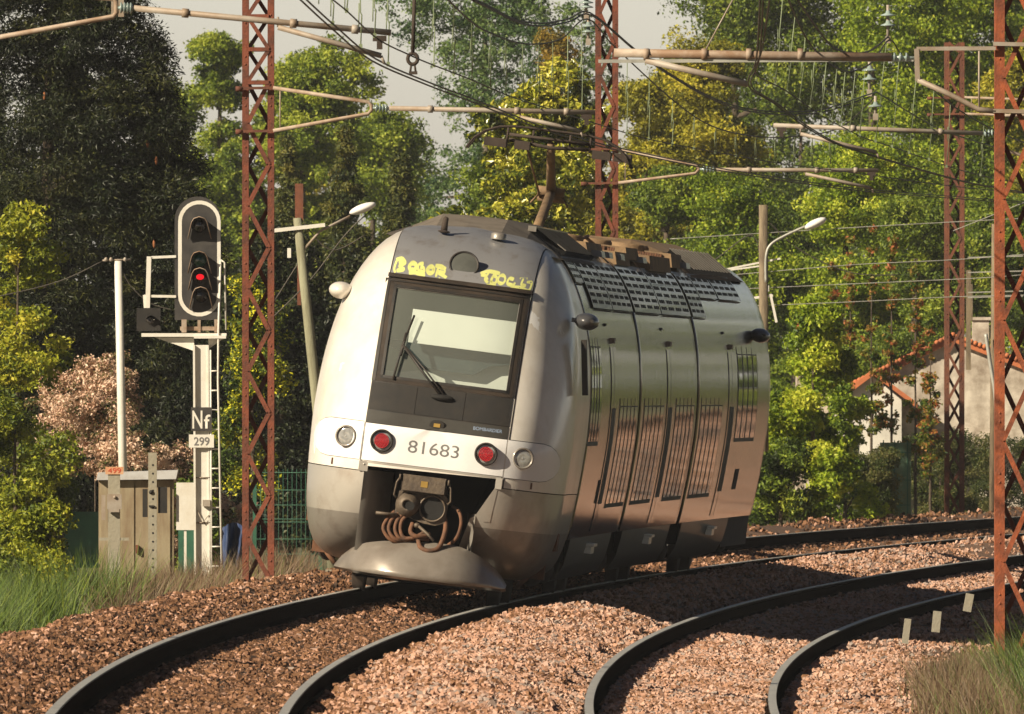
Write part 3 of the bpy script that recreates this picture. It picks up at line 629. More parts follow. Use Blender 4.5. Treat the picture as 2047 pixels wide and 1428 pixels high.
# joints between the cars
for t in (17.6,32.25):
    q,n,m=loft(t-.16,t+.16,lambda t:[(u*.965,v-.03) for u,v in full_sec(.82)],.1); q.build('gangway_bellows',M['rubber'],train)
def skirt(t0,t1):
    for sg in (1,-1):
        q=MB(); n=max(2,int((t1-t0)/.8)); prof=[(sec_u(.8),.81),(1.385,.7),(1.35,.5),(1.28,.34),(1.1,.26)]
        for i in range(n+1):
            t=t0+(t1-t0)*i/n; q.v+=[tuple(TM((sg*u,t,v))) for u,v in prof]
        m=len(prof)
        for i in range(n):
            for k in range(m-1): q.f.append((i*m+k,i*m+k+1,(i+1)*m+k+1,(i+1)*m+k)); q.sm.append(True)
        q.build('side_skirt',M['skirt'],train)
for a,b in ((5.3,16.2),(19.0,30.8),(33.6,44.6)): skirt(a,b)
def running_gear():
    q=MB()
    for t in np.arange(3.5,49,3.0): q.add([tuple(TM((u,t+dt,v))) for u in(-1.05,1.05) for dt in(0,2.8) for v in(.45,.85)],[(0,1,3,2),(4,6,7,5),(0,4,5,1),(2,3,7,6),(0,2,6,4),(1,5,7,3)])
    q.build('underframe',M['dark'],train)
    q=MB(); q.add([tuple(TM((u,t,v))) for u in(-1.33,1.33) for t in(44.65,50.4) for v in(.40,.80)],[(0,1,3,2),(4,6,7,5),(0,4,5,1),(2,3,7,6),(0,2,6,4),(1,5,7,3)]); q.build('rear_underframe',M['undergrey'],train)
    for tc in (3.9,17.6,32.25,46.0):
        o,r,f,up=frame(tc); B=MB()
        for sg in (-1,1):
            B.add([tuple(TM((sg*u,tc+dt,v))) for u in(.98,1.18) for dt in(-1.7,1.7) for v in(.42,.66)],[(0,1,3,2),(4,6,7,5),(0,4,5,1),(2,3,7,6),(0,2,6,4),(1,5,7,3)])
            for dt in (-1.3,1.3,-.3,.3): B.tube([TM((sg*1.08,tc+dt,.5)),TM((sg*1.08,tc+dt,.85))],.12,10)
            for dt in (-1.3,1.3): B.ell(TM((sg*1.12,tc+dt,.43)),(.14,.17,.17))
        B.tube([TM((-1.08,tc,.55)),TM((1.08,tc,.55))],.12,8); b=B.build('bogie',M['undergrey'],train)
        for dt in (-1.3,1.3):
            w_=MB()
            for sg in (-1,1):
                ax=TM((1,tc+dt,.43))-TM((0,tc+dt,.43)); ax.normalize()
                w_.lathe(TM((sg*.75,tc+dt,.43)),ax*sg,[(.0001,.07),(.36,.07),(.40,.065),(.42,.06),(.425,-.02),(.45,-.06),(.45,-.075),(.0001,-.08)],28)
            w_.tube([TM((-.7,tc+dt,.43)),TM((.7,tc+dt,.43))],.09,10)
            w_.build('wheelset',M['undergrey'],b)
    q=MB()
    for sg in (-1,1):
        q.box((sg*1.27,2.35,.78),(.22,.5,.2)); q.box((sg*1.2,2.3,.5),(.16,.3,.3)); q.tube([(sg*1.12,2.1,.6),(sg*1.10,2.05,.35),(sg*1.0,2.0,.25)],.03,8)
    q.build('sand_box',M['rustbrown'],train)
running_gear()
def mirrors():
    for (t,v,nm) in ((1.75,3.22,1),(46.2,3.2,2)):
        for sg in (1,-1):
            c=TM((sg*(sec_u(v)+.11) if (sg>0 or nm==2) else -1.30,t,v)); q=MB(); q.ell(c,(.135,.26,.095),16,10); m=q.build('side_mirror',M['mirror'] if sg>0 else M['cowl'],train)
            q=MB(); q.box(c+Vector((sg*.02,-.235,.01)),(.12,.01,.03)); (q.build('slot',M['rubber'],m) if sg>0 else None)
            q=MB(); q.beam(c,c-Vector((sg*.16,-.03,0)),.08,.05); q.build('mirror_arm',M['mirror'],m)
mirrors()
def grille(car,t0,t1,v0,v1,cols,rows,raised=.03):
    P=sidepatch('roof_grille',t0,t1,v0,v1,M['grille'],car,raised,6)
    q=MB(); 
    dt=(t1-t0)/cols; dv=(v1-v0-.06)/rows
    for i in range(cols):
        for j in range(rows):
            for h in range(3):
                a=t0+dt*(i+.14+.26*h); b=a+dt*.19; c=v0+.03+dv*(j+.25); d=c+dv*.5
                off=raised+.002+.0002
                pp=[(a,c),(b,c),(b,d),(a,d)]; k=len(q.v)
                for (t,v) in pp:
                    # follow the patch chord between its own rows
                    fv=(v-v0)/(v1-v0)*6; r0=int(fv); r0=min(5,r0); va=v0+(v1-v0)*r0/6; vb=v0+(v1-v0)*(r0+1)/6; ff=fv-r0
                    u=sec_u(va)*(1-ff)+sec_u(vb)*ff
                    q.v.append(tuple(TM((u+off,t,v+.002))))
                q.f.append((k,k+1,k+2,k+3)); q.sm.append(False)
    q.build('grille_slots',M['dark'],P)
    e=MB(); o_=sec_u(v0)
    for i in range(int((t1-t0)/1.0)+1):
        t=min(t1,t0+i*1.0); e.v+=[tuple(TM((o_-.01,t,v0-.05))),tuple(TM((o_+raised+.01,t,v0-.015)))]
    e.f=[(2*i,2*i+1,2*i+3,2*i+2) for i in range(len(e.v)//2-1)]; e.sm=[False]*len(e.f); e.build('grille_sill',M['rubber'],P)
M['grille']=mat('light grey perforated roof panel',(.42,.42,.40),.4,.3,col2=(.3,.28,.25),scale=3,coat=.4)
grille(cars[0],4.3,6.4,3.64,3.90,3,3); 
grille(cars[0],6.7,11.9,3.38,3.90,3,6); grille(cars[0],12.1,17.3,3.38,3.90,4,6)
grille(cars[1],17.9,24.6,3.38,3.90,4,6); grille(cars[1],24.8,31.9,3.38,3.90,4,6)
grille(cars[2],32.5,35.6,3.38,3.90,3,6); grille(cars[2],35.8,40,3.62,3.90,3,3); grille(cars[2],40.3,45.5,3.62,3.90,4,3)
def roof():
    def bx(q,t0,t1,u0,u1,v0,v1,taper=0):
        q.add([tuple(TM((u,t,v))) for (u,t,v) in [(u0,t0,v0),(u1,t0,v0),(u1,t1,v0),(u0,t1,v0),(u0+taper,t0+taper,v1),(u1-taper,t0+taper,v1),(u1-taper,t1-taper,v1),(u0+taper,t1-taper,v1)]],[(0,3,2,1),(4,5,6,7),(0,1,5,4),(1,2,6,5),(2,3,7,6),(3,0,4,7)])
    q=MB()   # angular shroud behind the cab: sloping front
    fr=[(-.95,3.9),(-.74,4.03),(-.42,4.20),(-.1,4.22),(.3,4.225),(.56,4.12),(.98,3.86)]
    n=len(fr)
    for t,k in ((2.9,-.18),(4.4,0),(12.5,0)):
        q.v+=[tuple(TM((u,t,v+(k if v>4 else 0)))) for u,v in fr]
    for i in range(2):
        for k in range(n-1): q.f.append((i*n+k,i*n+k+1,(i+1)*n+k+1,(i+1)*n+k)); q.sm.append(False)
    S=q.build('roof_shroud',M['shroud'],train)
    q=MB()
    for t in np.arange(4.5,12.3,.28):
        q.add([tuple(TM((.60,t,4.12))),tuple(TM((.95,t,3.905))),tuple(TM((.97,t+.16,3.95))),tuple(TM((.62,t+.16,4.165)))],[(0,1,2,3)])
    q.build('louvre',M['dark'],S)
    q=MB()
    for t in np.arange(4.6,12.3,.56): q.beam(TM((.62,t,4.175)),TM((.96,t+.05,3.965)),.10,.012)
    q.build('louvre_slat',M['silver_dark'],S)
    q=MB(); 
    for (a,b) in ((4.4,12.5),): bx(q,a,b,.53,.62,4.13,4.19)
    q.build('edge_rail',M['silver_dark'],S)
    for (a,b,u0,u1,v0,v1) in ((13,17,-.9,.85,4.0,4.11),(18,20.4,-.8,.3,4.0,4.12),(18.5,22,.35,.95,3.9,4.05),(22,25,-.6,.9,3.98,4.12),(26,28.5,-.9,.2,4.0,4.15),(26,31,.4,1.0,3.88,4.06),(28.9,31.6,-.7,.3,4.0,4.13),(33,35.5,-.4,.9,3.95,4.12)):
        q=MB(); bx(q,a,b,u0,u1,v0,v1,.04); q.build('roof_equipment',M['shroud_tan'],train)
    for (t,u) in ((22.5,-.2),(23.6,.4),(29.5,.5),(34.2,.3),(14.5,.5)): q=MB(); q.lathe(TM((u,t,4.05)),(0,0,1),[(.0001,.13),(.2,.13),(.22,.1),(.22,-.05)],18); q.build('roof_fan',M['shroud_tan'],train)
    for t in (14,16,19,24.5,27,30,35): q=MB(); bx(q,t,t+.9,.62,.98,3.96,4.03,.02); q.build('roof_walkway',M['silver_dark'],train)
    q=MB()
    for k in range(26): bx(q,18+k*.6,18.1+k*.6,.55,.75,4.03,4.1)
    for k in range(5): q.tube([TM((-.9+.3*k,21,4.1)),TM((-.9+.3*k,24,4.2))],.02,6)
    q.build('roof_bracket',M['rustbrown'],train)
    # rear shroud with ribbed slot
    q=MB(); fr=[(-1.0,3.85),(-.75,4.06),(-.42,4.22),(.15,4.24),(.56,4.13),(.98,3.86)]; n=len(fr)
    for t,k in ((35.8,-.2),(36.6,0),(46.5,0),(48.5,-.25)): q.v+=[tuple(TM((u,t,v+(k if v>4 else 0)))) for u,v in fr]
    for i in range(3):
        for k in range(n-1): q.f.append((i*n+k,i*n+k+1,(i+1)*n+k+1,(i+1)*n+k)); q.sm.append(False)
    q.f.append(tuple(range(n))); q.sm.append(False)
    S=q.build('roof_shroud',M['shroud_tan'],train)
    q=MB()
    for t in np.arange(37.1,46,.7): q.beam(TM((.62,t,4.185)),TM((.96,t+.05,3.965)),.13,.012)
    q.build('louvre_slat',M['silver_dark'],S)
    q=MB()
    for t in np.arange(37,46,.35): q.add([tuple(TM((.60,t,4.13))),tuple(TM((.95,t,3.905))),tuple(TM((.97,t+.18,3.95))),tuple(TM((.62,t+.18,4.175)))],[(0,1,2,3)])
    q.build('louvre',M['dark'],S)
roof()
def pantograph():
    tb=20.0
    def P(u,t,v): return TM((u,tb+t,v))
    q=MB(); 
    for sg in (-1,1): q.tube([P(sg*.45,-3.4,4.12),P(sg*.45,-1.2,4.12)],.04,8); q.tube([P(sg*.45,-3.2,4.15),P(0,-3.2,4.18)],.05,8)
    q.tube([P(0,-2.6,4.12),P(0.0,-1.2,4.38),P(.0,.0,4.64)],.06,12); pr=q.build('pantograph',M['shroud_tan'],train)
    q=MB(); q.tube([P(-.16,0,4.66),P(.16,0,4.66)],.055,10); q.tube([P(-.16,.1,4.58),P(.16,.1,4.58)],.05,10)
    for sg in (-1,1): q.tube([P(sg*.15,0,4.6),P(sg*.22,-.1,4.5)],.012,6)
    q.build('knuckle',M['shroud_tan'],pr)
    q=MB(); q.tube([P(0,0,4.66),P(0,-1.4,5.2)],[.06,.045],10); q.tube([P(-.12,.1,4.56),P(-.30,-1.3,5.18)],.014,6); q.build('upper_arm',M['shroud_tan'],pr)
    q=MB(); q.tube([P(-.5,-1.4,5.20),P(0,-1.4,5.16),P(.45,-1.4,5.20)],.022,8); q.tube([P(-.5,-1.4,5.26),P(.45,-1.4,5.26)],.02,8)
    for x in (-.52,-.22,.22,.46): q.tube([P(x,-1.4,5.16),P(x,-1.4,5.34)],.016,6)
    for x0,x1 in ((-.78,-.52),(-.42,-.24),(.5,.72),(.76,.96)): 
        q.add([tuple(P(a,t,v)) for a in (x0,x1) for t in (-1.2,-1.55) for v in (5.10,5.20)],[(0,1,3,2),(4,6,7,5),(0,4,5,1),(2,3,7,6),(0,2,6,4),(1,5,7,3)])
    q.build('head_frame',M['undergrey'],pr)
    for dt in (-1.22,-1.58):
        q=MB(); pts=[(-.98,5.04),(-.9,5.17),(-.78,5.27),(-.62,5.335),(-.45,5.36),(-.2,5.365),(.2,5.365),(.45,5.36),(.62,5.335),(.78,5.27),(.9,5.17),(.98,5.04)]
        q.tube([P(u,dt,v) for u,v in pts],.013,8); q.build('collector_strip',M['undergrey'],pr)
pantograph()
# ---------------------------------------------------------------- masts and brackets
def local_build(q,name,m,parent):
    L=Vector((0,0,0)); p=parent
    while p: L+=p.location; p=p.parent
    return q.build(name,m,parent,f=lambda p:Vector(p)-L)
def zigzag(q,xl,xr,y,z0,z1,pitch,w_,phase,horiz=None):
    z=z0; side=phase
    while z<z1-.02:
        zn=min(z1,z+pitch); a=(xl if side else xr); b=(xr if side else xl)
        q.beam((a,y,z),(b,y,zn),w_,.008,up=(0,1,0)); z=zn; side=not side
    if horiz:
        z=horiz
        while z<z1: q.beam((xl,y-.006,z),(xr,y-.006,z),w_,.008,up=(0,1,0)); z+=pitch
def mast(xl,xr,s,ytop,zb,label,m='rust',leg=.075,depth=.3,pitch=.47,hz=None,lean=0):
    a=PX(xl,0,s);b=PX(xr,0,s); Y=a.y; zt=HC-(ytop-YH)/s; c=(a.x+b.x)/2
    r=empty('lattice_mast',(c,Y,zb),0,label,'catenary mast','lattice masts of the overhead line')
    for x in (a.x+leg/2,b.x-leg/2):
        q=MB(); q.box((x,Y,(zb+zt)/2),(leg,.012,zt-zb)); q.box((x,Y+depth,(zb+zt)/2),(leg,.012,zt-zb)); q.box((x+(leg/2-.006)*(1 if x>c else -1),Y+depth/2,(zb+zt)/2),(.012,depth-.012,zt-zb))
        z=zb+.3
        while z<zt: q.ell((x,Y-.008,z),(.013,.008,.013),6,4); q.ell((x,Y-.008,z+.09),(.013,.008,.013),6,4); z+=pitch
        local_build(q,'leg',M[m],r)
    z1=hz if hz else zt
    for k,(yy,mm) in enumerate(((Y-.012,m),(Y+depth+.012,'rust_dark'))):
        q=MB(); zigzag(q,a.x+leg*.8,b.x-leg*.8,yy,zb+.1,z1,pitch,.05,k==0)
        if hz: zigzag(q,a.x+leg*.8,b.x-leg*.8,yy,hz,zt,pitch*.8,.045,k==0,hz)
        local_build(q,'bracing',M[mm],r)
    q=MB(); q.box((c,Y+depth/2,zb-.05),(b.x-a.x+.3,depth+.3,.4)); local_build(q,'footing',M['concrete'],r)
    return r,a.x,b.x,Y
def bracket(r,xe,s,y1,y2,sgn,x1,xt,yt,x0s,ys0,x1s,ys1,s2=None,wide=.03,tail=None):
    """U frame from mast edge px xe at heights y1,y2 to apex px x1, insulator, arm to px xt, and hanging strut"""
    s2=s2 or s; ym=(y1[1]+y2[1])/2
    P=lambda x,y,ss=s:PX(x,y,ss)+Vector((0,-.06,0))
    q=MB(); q.tube([P(xe,y1[0]),P(x1-6*sgn,y1[1]),P(x1,y1[1]+6),P(x1+1,y2[1]-8),P(x1-6*sgn,y2[1]),P(xe,y2[0])],.022,8); 
    q.tube([P(xe+14*sgn,y1[0]+2),P(xe+14*sgn,y2[0]-3)],.008,6)
    local_build(q,'bracket_frame',M['galv_rust'],r)
    q=MB()
    for yy in (y1[0],y2[0]):
        q.beam(P(xe-66*sgn*.98,yy+1),P(xe,yy),.03,.03); q.tube([P(xe-75*sgn,yy+2),P(xe-62*sgn,yy+2)],.03,8)
    local_build(q,'mast_clamp',M['rust_dark'],r)
    a=P(x1,ym); b=P(x1+36*sgn,ym+1)
    q=MB(); 
    for k in range(4):
        c=a.lerp(b,.3+.18*k); q.lathe(c,b-a,[(.0001,-.012),(.05,-.008),(.05,.0),(.02,.02),(.0001,.02)],14)
    q.tube([a,b],.016,8); local_build(q,'insulator',M['glassy'],r)
    e=PX(xt,yt,s2)+Vector((0,-.06,0))
    q=MB(); q.tube([b,e],wide,10); 
    for k in (.2,.62,.86): c=b.lerp(e,k); q.lathe(c,e-b,[(wide+.001,-.03),(wide+.012,-.03),(wide+.012,.03),(wide+.001,.03)],12)
    local_build(q,'arm_tube',M['galv'] ,r)
    q=MB(); c=P(x0s,ys0,s2); d=P(x1s,ys1,s2); q.tube([c,d],.024,8); q.tube([c,c+Vector((0,0,.09))],.012,6); q.tube([d,d+Vector((0.03,0,-.07))],.014,6); local_build(q,'steady_arm',M['galv'],r)
    q=MB(); c=e-Vector((.1*sgn,0,.05)); q.box(c,(.12,.05,.05)); q.box(c-Vector((0,0,.06)),(.05,.05,.07)); local_build(q,'wire_clamp',M['undergrey'],r)
r,_,_,_=mast(484,548,176,-160,-.35,'rusty lattice mast beside the white signal, nearest mast left of the train',hz=HC-(165-YH)/176)
bracket(r,546,176,(176,204),(262,228),1,742,1190,225,1040,235,1160,262)
r,_,_,_=mast(-110,-30,230,-200,-.5,'rusty lattice mast beyond the left edge of the picture')
bracket(r,-28,230,(-20,-2),(80,34),1,232,782,66,556,55,762,112,wide=.028)
r,_,_,_=mast(1190,1236,139,-120,-.4,'rusty lattice mast rising behind the train roof and pantograph',leg=.085,pitch=.45)
bracket(r,1236,139,(298,330),(366,347),1,1396,1756,341,1610,348,1742,376)
r,_,_,_=mast(1888,1928,110,85,-.4,'dark rusty lattice mast in front of the stone house, farthest of the masts',m='rust_dark',leg=.09,pitch=.42)
bracket(r,1928,110,(195,200),(228,232),1,2080,2300,210,2150,220,2250,240)
r,_,_,_=mast(1989,2075,195,-200,-.75,'orange rusty wide lattice mast at the right edge, standing in the grass',m='rust_bright',leg=.10,depth=.36,pitch=.62)
# its bracket reaches left over the right-hand track
P=lambda x,y,s=195:PX(x,y,s)+Vector((0,-.06,0))
q=MB(); q.beam(P(1990,97),P(1832,98),.03,.04); q.beam(P(1832,98),P(1834,162),.05,.05); q.tube([P(1834,160),P(1900,190),P(1955,219),P(1990,223)],.028,8); q.tube([P(1957,102),P(1957,218)],.012,6); local_build(q,'bracket_frame',M['galv'],r)
q=MB(); q.tube([P(1832,117),P(1782,115)],.02,8); 
for k in range(3): q.lathe(P(1788+12*k,115),(1,0,0),[(.0001,-.012),(.05,-.008),(.05,.0),(.02,.02)],14)
local_build(q,'insulator',M['glassy'],r)
q=MB(); q.tube([P(1782,115),P(1500,111),P(1227,106)],.045,12); 
for x in (1292,1408,1497,1600): q.lathe(P(x,109),(1,0,0),[(.046,-.03),(.06,-.03),(.06,.03),(.046,.03)],12)
local_build(q,'arm_tube',M['galv_rust'],r)
q=MB(); q.beam(P(1196,123),P(1826,120),.02,.035); local_build(q,'arm_stay',M['wire_pale'],r)
q=MB(); q.tube([P(1290,121),P(1495,169)],.034,10); q.tube([P(1290,108),P(1290,121)],.02,6); local_build(q,'steady_arm',M['galv'],r)
q=MB(); 
for yy in (88,222): q.beam(P(1985,yy),P(2085,yy+2),.05,.04)
local_build(q,'mast_clamp',M['galv'],r)
r,_,_,_=mast(2110,2165,160,-100,-.7,'rusty lattice mast beyond the right edge of the picture')
bracket(r,2108,160,(230,232),(330,300),-1,2000,1546,251,1600,268,1752,305)
q=MB(); q.beam(PX(228,-25,228),PX(228,32,228),.03,.05); q.beam(PX(242,-25,228),PX(242,34,228),.03,.05); tag(q.build('hanger_plates',M['galv']),'pair of pale steel plates hanging by the conifer top','hanger')
# ---------------------------------------------------------------- overhead wires
def wline(name,label,parts,drops,ins=()):
    o=PX(*parts[0][1][len(parts[0][1])//2]); r=empty(name,o,0,label,'overhead line','overhead line wires')
    for nm,pts,rad,m in parts:
        P3=[PX(*p) for p in pts]; C=catmull([tuple(p) for p in P3],5); q=MB(); q.tube([tuple(p) for p in C],rad,6); local_build(q,nm,M[m],r)
    for (a,b) in drops:
        A=PX(*a);B=PX(*b); q=MB(); md=A.lerp(B,.45); q.tube([A,md,md+Vector((.012,0,-.02)),B],.006,5); q.box(B,(.03,.03,.04)); q.tube([md+Vector((-.012,0,.08)),md+Vector((-.014,0,-.12))],.005,5); local_build(q,'dropper',M['wire_green'],r)
    for (x,y,s,n,dy) in ins:
        q=MB(); 
        for k in range(n): q.lathe(PX(x,y+dy*k,s),(0,0,1),[(.0001,-.02),(.03,-.015),(.09,-.01),(.085,.0),(.03,.02),(.022,.05),(.0001,.05)],16)
        local_build(q,'insulator',M['glassy'],r)
        q=MB(); q.tube([PX(x,y-20,s),PX(x,y+dy*n+12,s)],.02,6); q.box(PX(x,y+dy*n+10,s),(.06,.04,.08)); local_build(q,'insulator_rod',M['galv'],r)
    return r
def yat(pts,x):
    xs=[p[0] for p in pts]; return float(np.interp(x,xs,[p[1] for p in pts])),float(np.interp(x,xs,[p[2] for p in pts]))
c1=[(600,-12,246),(673,55,238),(751,118,230),(860,166,212),(945,198,198),(1015,226,185),(1067,247,175),(1100,258,169),(1190,285,161),(1255,300,158),(1418,333,150),(1600,362,142),(1745,380,138),(2060,405,124)]
x1=[(655,-8,240),(694,23,236),(755,78,230),(816,109,218),(860,128,212),(945,161,198),(1015,191,185),(1085,214,174),(1200,250,160),(1290,277,155),(1390,297,150),(1480,313,146),(1560,327,143),(1700,345,139),(1900,372,128),(2060,388,124)]
m1=[(890,-6,210),(940,42,200),(980,66,192),(1050,88,180),(1120,79,170),(1174,38,162),(1229,94,158),(1340,196,152),(1418,250,149),(1502,272,146),(1590,273,143),(1680,255,140),(1748,196,139)]
f1=[(940,-5,200),(980,14,192),(1032,40,183),(1085,47,175),(1137,38,168),(1180,26,162),(1267,97,156),(1318,134,153),(1402,185,150),(1469,212,147),(1536,223,145),(1603,223,143),(1654,217,141),(1742,186,139)]
def sh(p,dx,dy,ds=0): return [(x+dx,y+dy,s+ds) for x,y,s in p]
D=[]
for x in (867,907,943,980,1011,1045,1077,1105,1135,1163): ya,sa=yat(m1,x); yb,sb=yat(x1,x); D.append(((x,ya if x>895 else -10,sa),(x,yb,sb)))
for x in (1254,1298,1345,1388,1431,1472,1512,1551,1589,1624,1660): ya,sa=yat(m1,x); yb,sb=yat(x1,x); D.append(((x,ya,sa),(x-1,yb,sb)))
for k,x in enumerate((640,664,692,720,748,775)): ya=-30; yb,sb=yat(c1 if k%2 else x1,x); D.append(((x,ya,sb),(x+1,yb,sb)))
wline('catenary_line','overhead wires and droppers above the train\'s track, passing over the pantograph',[('contact_wire',c1,.008,'wire'),('contact_wire',sh(c1,-9,3),.008,'wire'),('auxiliary_wire',x1,.007,'wire'),('messenger_wire',m1,.009,'wire'),('feeder_wire',f1,.010,'wire'),('feeder_wire',sh(f1,3,5),.010,'wire')],D,[(1172,-4,162,3,9),(1176,52,162,2,11)])
c2=[(1520,-10,262),(1512,118,215),(1496,172,198),(1549,208,186),(1603,249,176),(1667,286,168),(1734,309,160),(1835,339,150),(1936,366,141),(2060,388,132)]
x2=[(1540,-10,262),(1523,101,222),(1512,148,205),(1570,181,192),(1637,228,178),(1680,252,170),(1728,276,163),(1775,291,157),(1835,312,150),(1936,345,141),(2060,372,132)]
m2=[(1572,-10,215),(1610,74,200),(1647,118,192),(1684,141,186),(1711,141,182),(1744,124,178),(1778,80,174),(1802,111,170),(1835,151,166),(1892,202,160),(1936,232,155),(1997,265,148),(2060,290,142)]
f2=[(1588,-10,212),(1644,71,196),(1677,101,188),(1734,104,180),(1775,74,174)]
g2=[(1690,205,176),(1748,186,170),(1761,190,168),(1835,235,160),(1896,265,154),(1993,296,146),(2060,315,140)]
D=[((a,b,s),(c,d,s)) for a,b,c,d,s in [(1565,-5,1549,170,195),(1589,35,1573,184,190),(1610,74,1598,201,186),(1630,106,1619,214,182),(1652,125,1641,229,178),(1673,138,1663,243,174),(1690,143,1679,250,171),(1710,142,1698,262,168),(1730,134,1718,271,165),(1772,85,1750,282,161),(1798,108,1783,293,157),(1832,150,1817,305,153),(1867,182,1857,319,149),(1900,210,1892,333,146),(1967,250,1960,350,140)]]
wline('catenary_line','overhead wires and droppers above the empty right-hand track',[('contact_wire',c2,.008,'wire'),('contact_wire',sh(c2,6,0),.008,'wire'),('auxiliary_wire',x2,.007,'wire'),('messenger_wire',m2,.009,'wire'),('feeder_wire',f2,.010,'wire'),('feeder_wire',g2,.009,'wire_green')],D,[(1775,30,174,2,20),(1738,140,170,2,18),(1750,212,168,1,12)])
q=MB(); q.tube([PX(829,-20,212),PX(825,108,212)],.018,8); q.tube([tuple(PX(825+10*math.cos(a),118+11*math.sin(a),212)) for a in np.linspace(0,2*math.pi,13)[:-1]],.018,8,closed=True); q.tube([PX(822,130,212),PX(820,145,212)],.012,6); q.tube([PX(829,130,212),PX(831,145,212)],.012,6); q.box(PX(826,146,212),(.08,.04,.03)); tag(q.build('wire_hanger',M['undergrey']),'dark ring hanger on a rod over the tracks, left of centre','wire hanger')
q=MB(); q.tube([PX(1470,-10,195),PX(1409,103,195)],.009,6); tag(q.build('stay_wire',M['galv']),'thin slanted stay wire above the orange cross tube','stay wire')
# ---------------------------------------------------------------- signal
def signal():
    s=172; P=lambda x,y,d=0:PX(x,y,s)+Vector((0,d,0)); k=1/s
    r=empty('railway_signal',P(402,1250),0,'tall white signal mast with black target, white outline and lit red lamp, marked Nf','signal')
    def stad(x0,x1,y0,y1,sq,n=14):
        R=(x1-x0)/2; cx=(x0+x1)/2; out=[(cx+R*math.cos(a),y0+R-R*math.sin(a)) for a in np.linspace(0,math.pi,n)]
        if sq: out+=[(x0,y1),(x1,y1)]
        else: out+=[(cx-R*math.cos(a),y1-R+R*math.sin(a)) for a in np.linspace(0,math.pi,n)]
        return out
    def pz(poly): 
        return [tuple((P(x,y).x,P(x,y).z)) for x,y in poly]
    Y=P(0,0).y
    q=MB(); q.prism(pz(stad(349,442,393,640,True)),Y,Y+.04); t=local_build(q,'target',M['black_paint'],r)
    q=MB(); o=stad(356,441,401,633,False); i=stad(363.5,434,408.5,625.5,False); n=len(o)
    for a,b in zip(o,i): pa=P(*a);pb=P(*b); q.v+=[(pa.x,Y-.004,pa.z),(pb.x,Y-.004,pb.z)]
    q.f=[(2*j,2*j+1,(2*((j+1)%n))+1,2*((j+1)%n)) for j in range(n)]; q.sm=[False]*n; local_build(q,'white_outline',M['white_paint'],t)
    for (x,y,m) in ((399,452,'sig_dark'),(399,521,'sig_green'),(400,554,'sig_red'),(402,592,'sig_dark')):
        c=P(x,y,-.01); q=MB(); q.lathe(c,(0,-1,0),[(.095,-.005),(.095,.03),(.08,.032),(.078,0)],20); L=local_build(q,'lamp',M['black_paint'],r)
        q=MB(); q.lathe(c,(0,-1,0),[(.077,.004),(.045,.010),(.0001,.012)],20); local_build(q,'lens',M['sig_dark' if m=='sig_red' else m],L)
        if m=='sig_red': q=MB(); q.ell(c+Vector((0,-.014,0)),(.046,.006,.034),14,8); local_build(q,'lit_bulb',M[m],L)
        pr=[(-.135,-.15,.03),(-.115,-.06,.10),(-.10,.0,.17),(-.088,.045,.21),(-.062,.085,.235),(0,.105,.25),(.062,.085,.235),(.088,.045,.21),(.10,.0,.17),(.115,-.06,.10),(.135,-.15,.03)]
        q=MB()
        for (hx,hz,hp) in pr: q.v+=[(c.x+hx*.9,c.y,c.z+hz*.9),(c.x+hx,c.y-hp,c.z+hz)]
        q.f=[(2*j,2*j+1,2*j+3,2*j+2) for j in range(len(pr)-1)]; q.sm=[True]*len(q.f); H_=local_build(q,'hood',M['black_paint'],L)
        q=MB(); q.tube([(c.x+hx,c.y-hp,c.z+hz) for hx,hz,hp in pr],.006,6); local_build(q,'hood_edge',M['galv_rust'],L)
    q=MB(); q.box(P(400,657,.04),(80*k,.05,8*k)); q.box(P(368,652,0),(10*k,.1,26*k)); q.box(P(432,652,0),(7*k,.1,26*k)); q.box(P(398,652,.03),(6*k,.06,26*k)); local_build(q,'target_support',M['galv_rust'],r)
    q=MB(); q.box(P(368,670,.02),(170*k,.22,7*k)); q.box(P(420,674,-.06),(64*k,.12,6*k)); q.prism(pz([(310,675),(388,675),(388,702)]),Y-.02,Y+.0); q.prism(pz([(416,675),(450,675),(418,697)]),Y-.02,Y+.0); local_build(q,'platform',M['white_paint'],r)
    q=MB(); q.beam(P(402,690),P(406,1260),27*k,.18,up=(0,1,0)); q.beam(P(388,690,-.02),P(391,1260,-.02),4*k,.24,up=(0,1,0)); q.beam(P(416,690,-.0),P(420,1260,-.0),3*k,.21,up=(0,1,0)); local_build(q,'mast',M['white_paint'],r)
    q=MB(); 
    for y in (955,1045): q.tube([P(388,y,-.10),P(421,y,-.10)],.008,6); 
    q.box(P(413,1006,-.13),(15*k,.06,13*k)); q.tube([P(395,1020,-.11),P(405,1045,-.12),P(418,1030,-.11)],.006,6); local_build(q,'junction_box',M['galv'],r)
    lad=MB(); lad.tube([P(441,520,-.1),P(437,660,-.1),P(436,760,-.1),P(446,1255,-.1)],.014,6); lad.tube([P(421,700,-.1),P(424,1255,-.1)],.012,6); L=local_build(lad,'ladder',M['white_paint'],r)
    for j in range(13):
        y=742+39*j; q=MB(); q.tube([P(422,y,-.1),P(437+j*.7,y,-.1)],.010,6); local_build(q,'rung',M['white_paint'],L)
    q=MB(); q.box(P(403,838,-.14),(42*k,.01,47*k)); N_=local_build(q,'letter_plate',M['black_paint'],r)
    q=MB(); q.box(P(403,882,-.14),(50*k,.01,26*k)); N2=local_build(q,'number_plate',M['white_paint'],r)
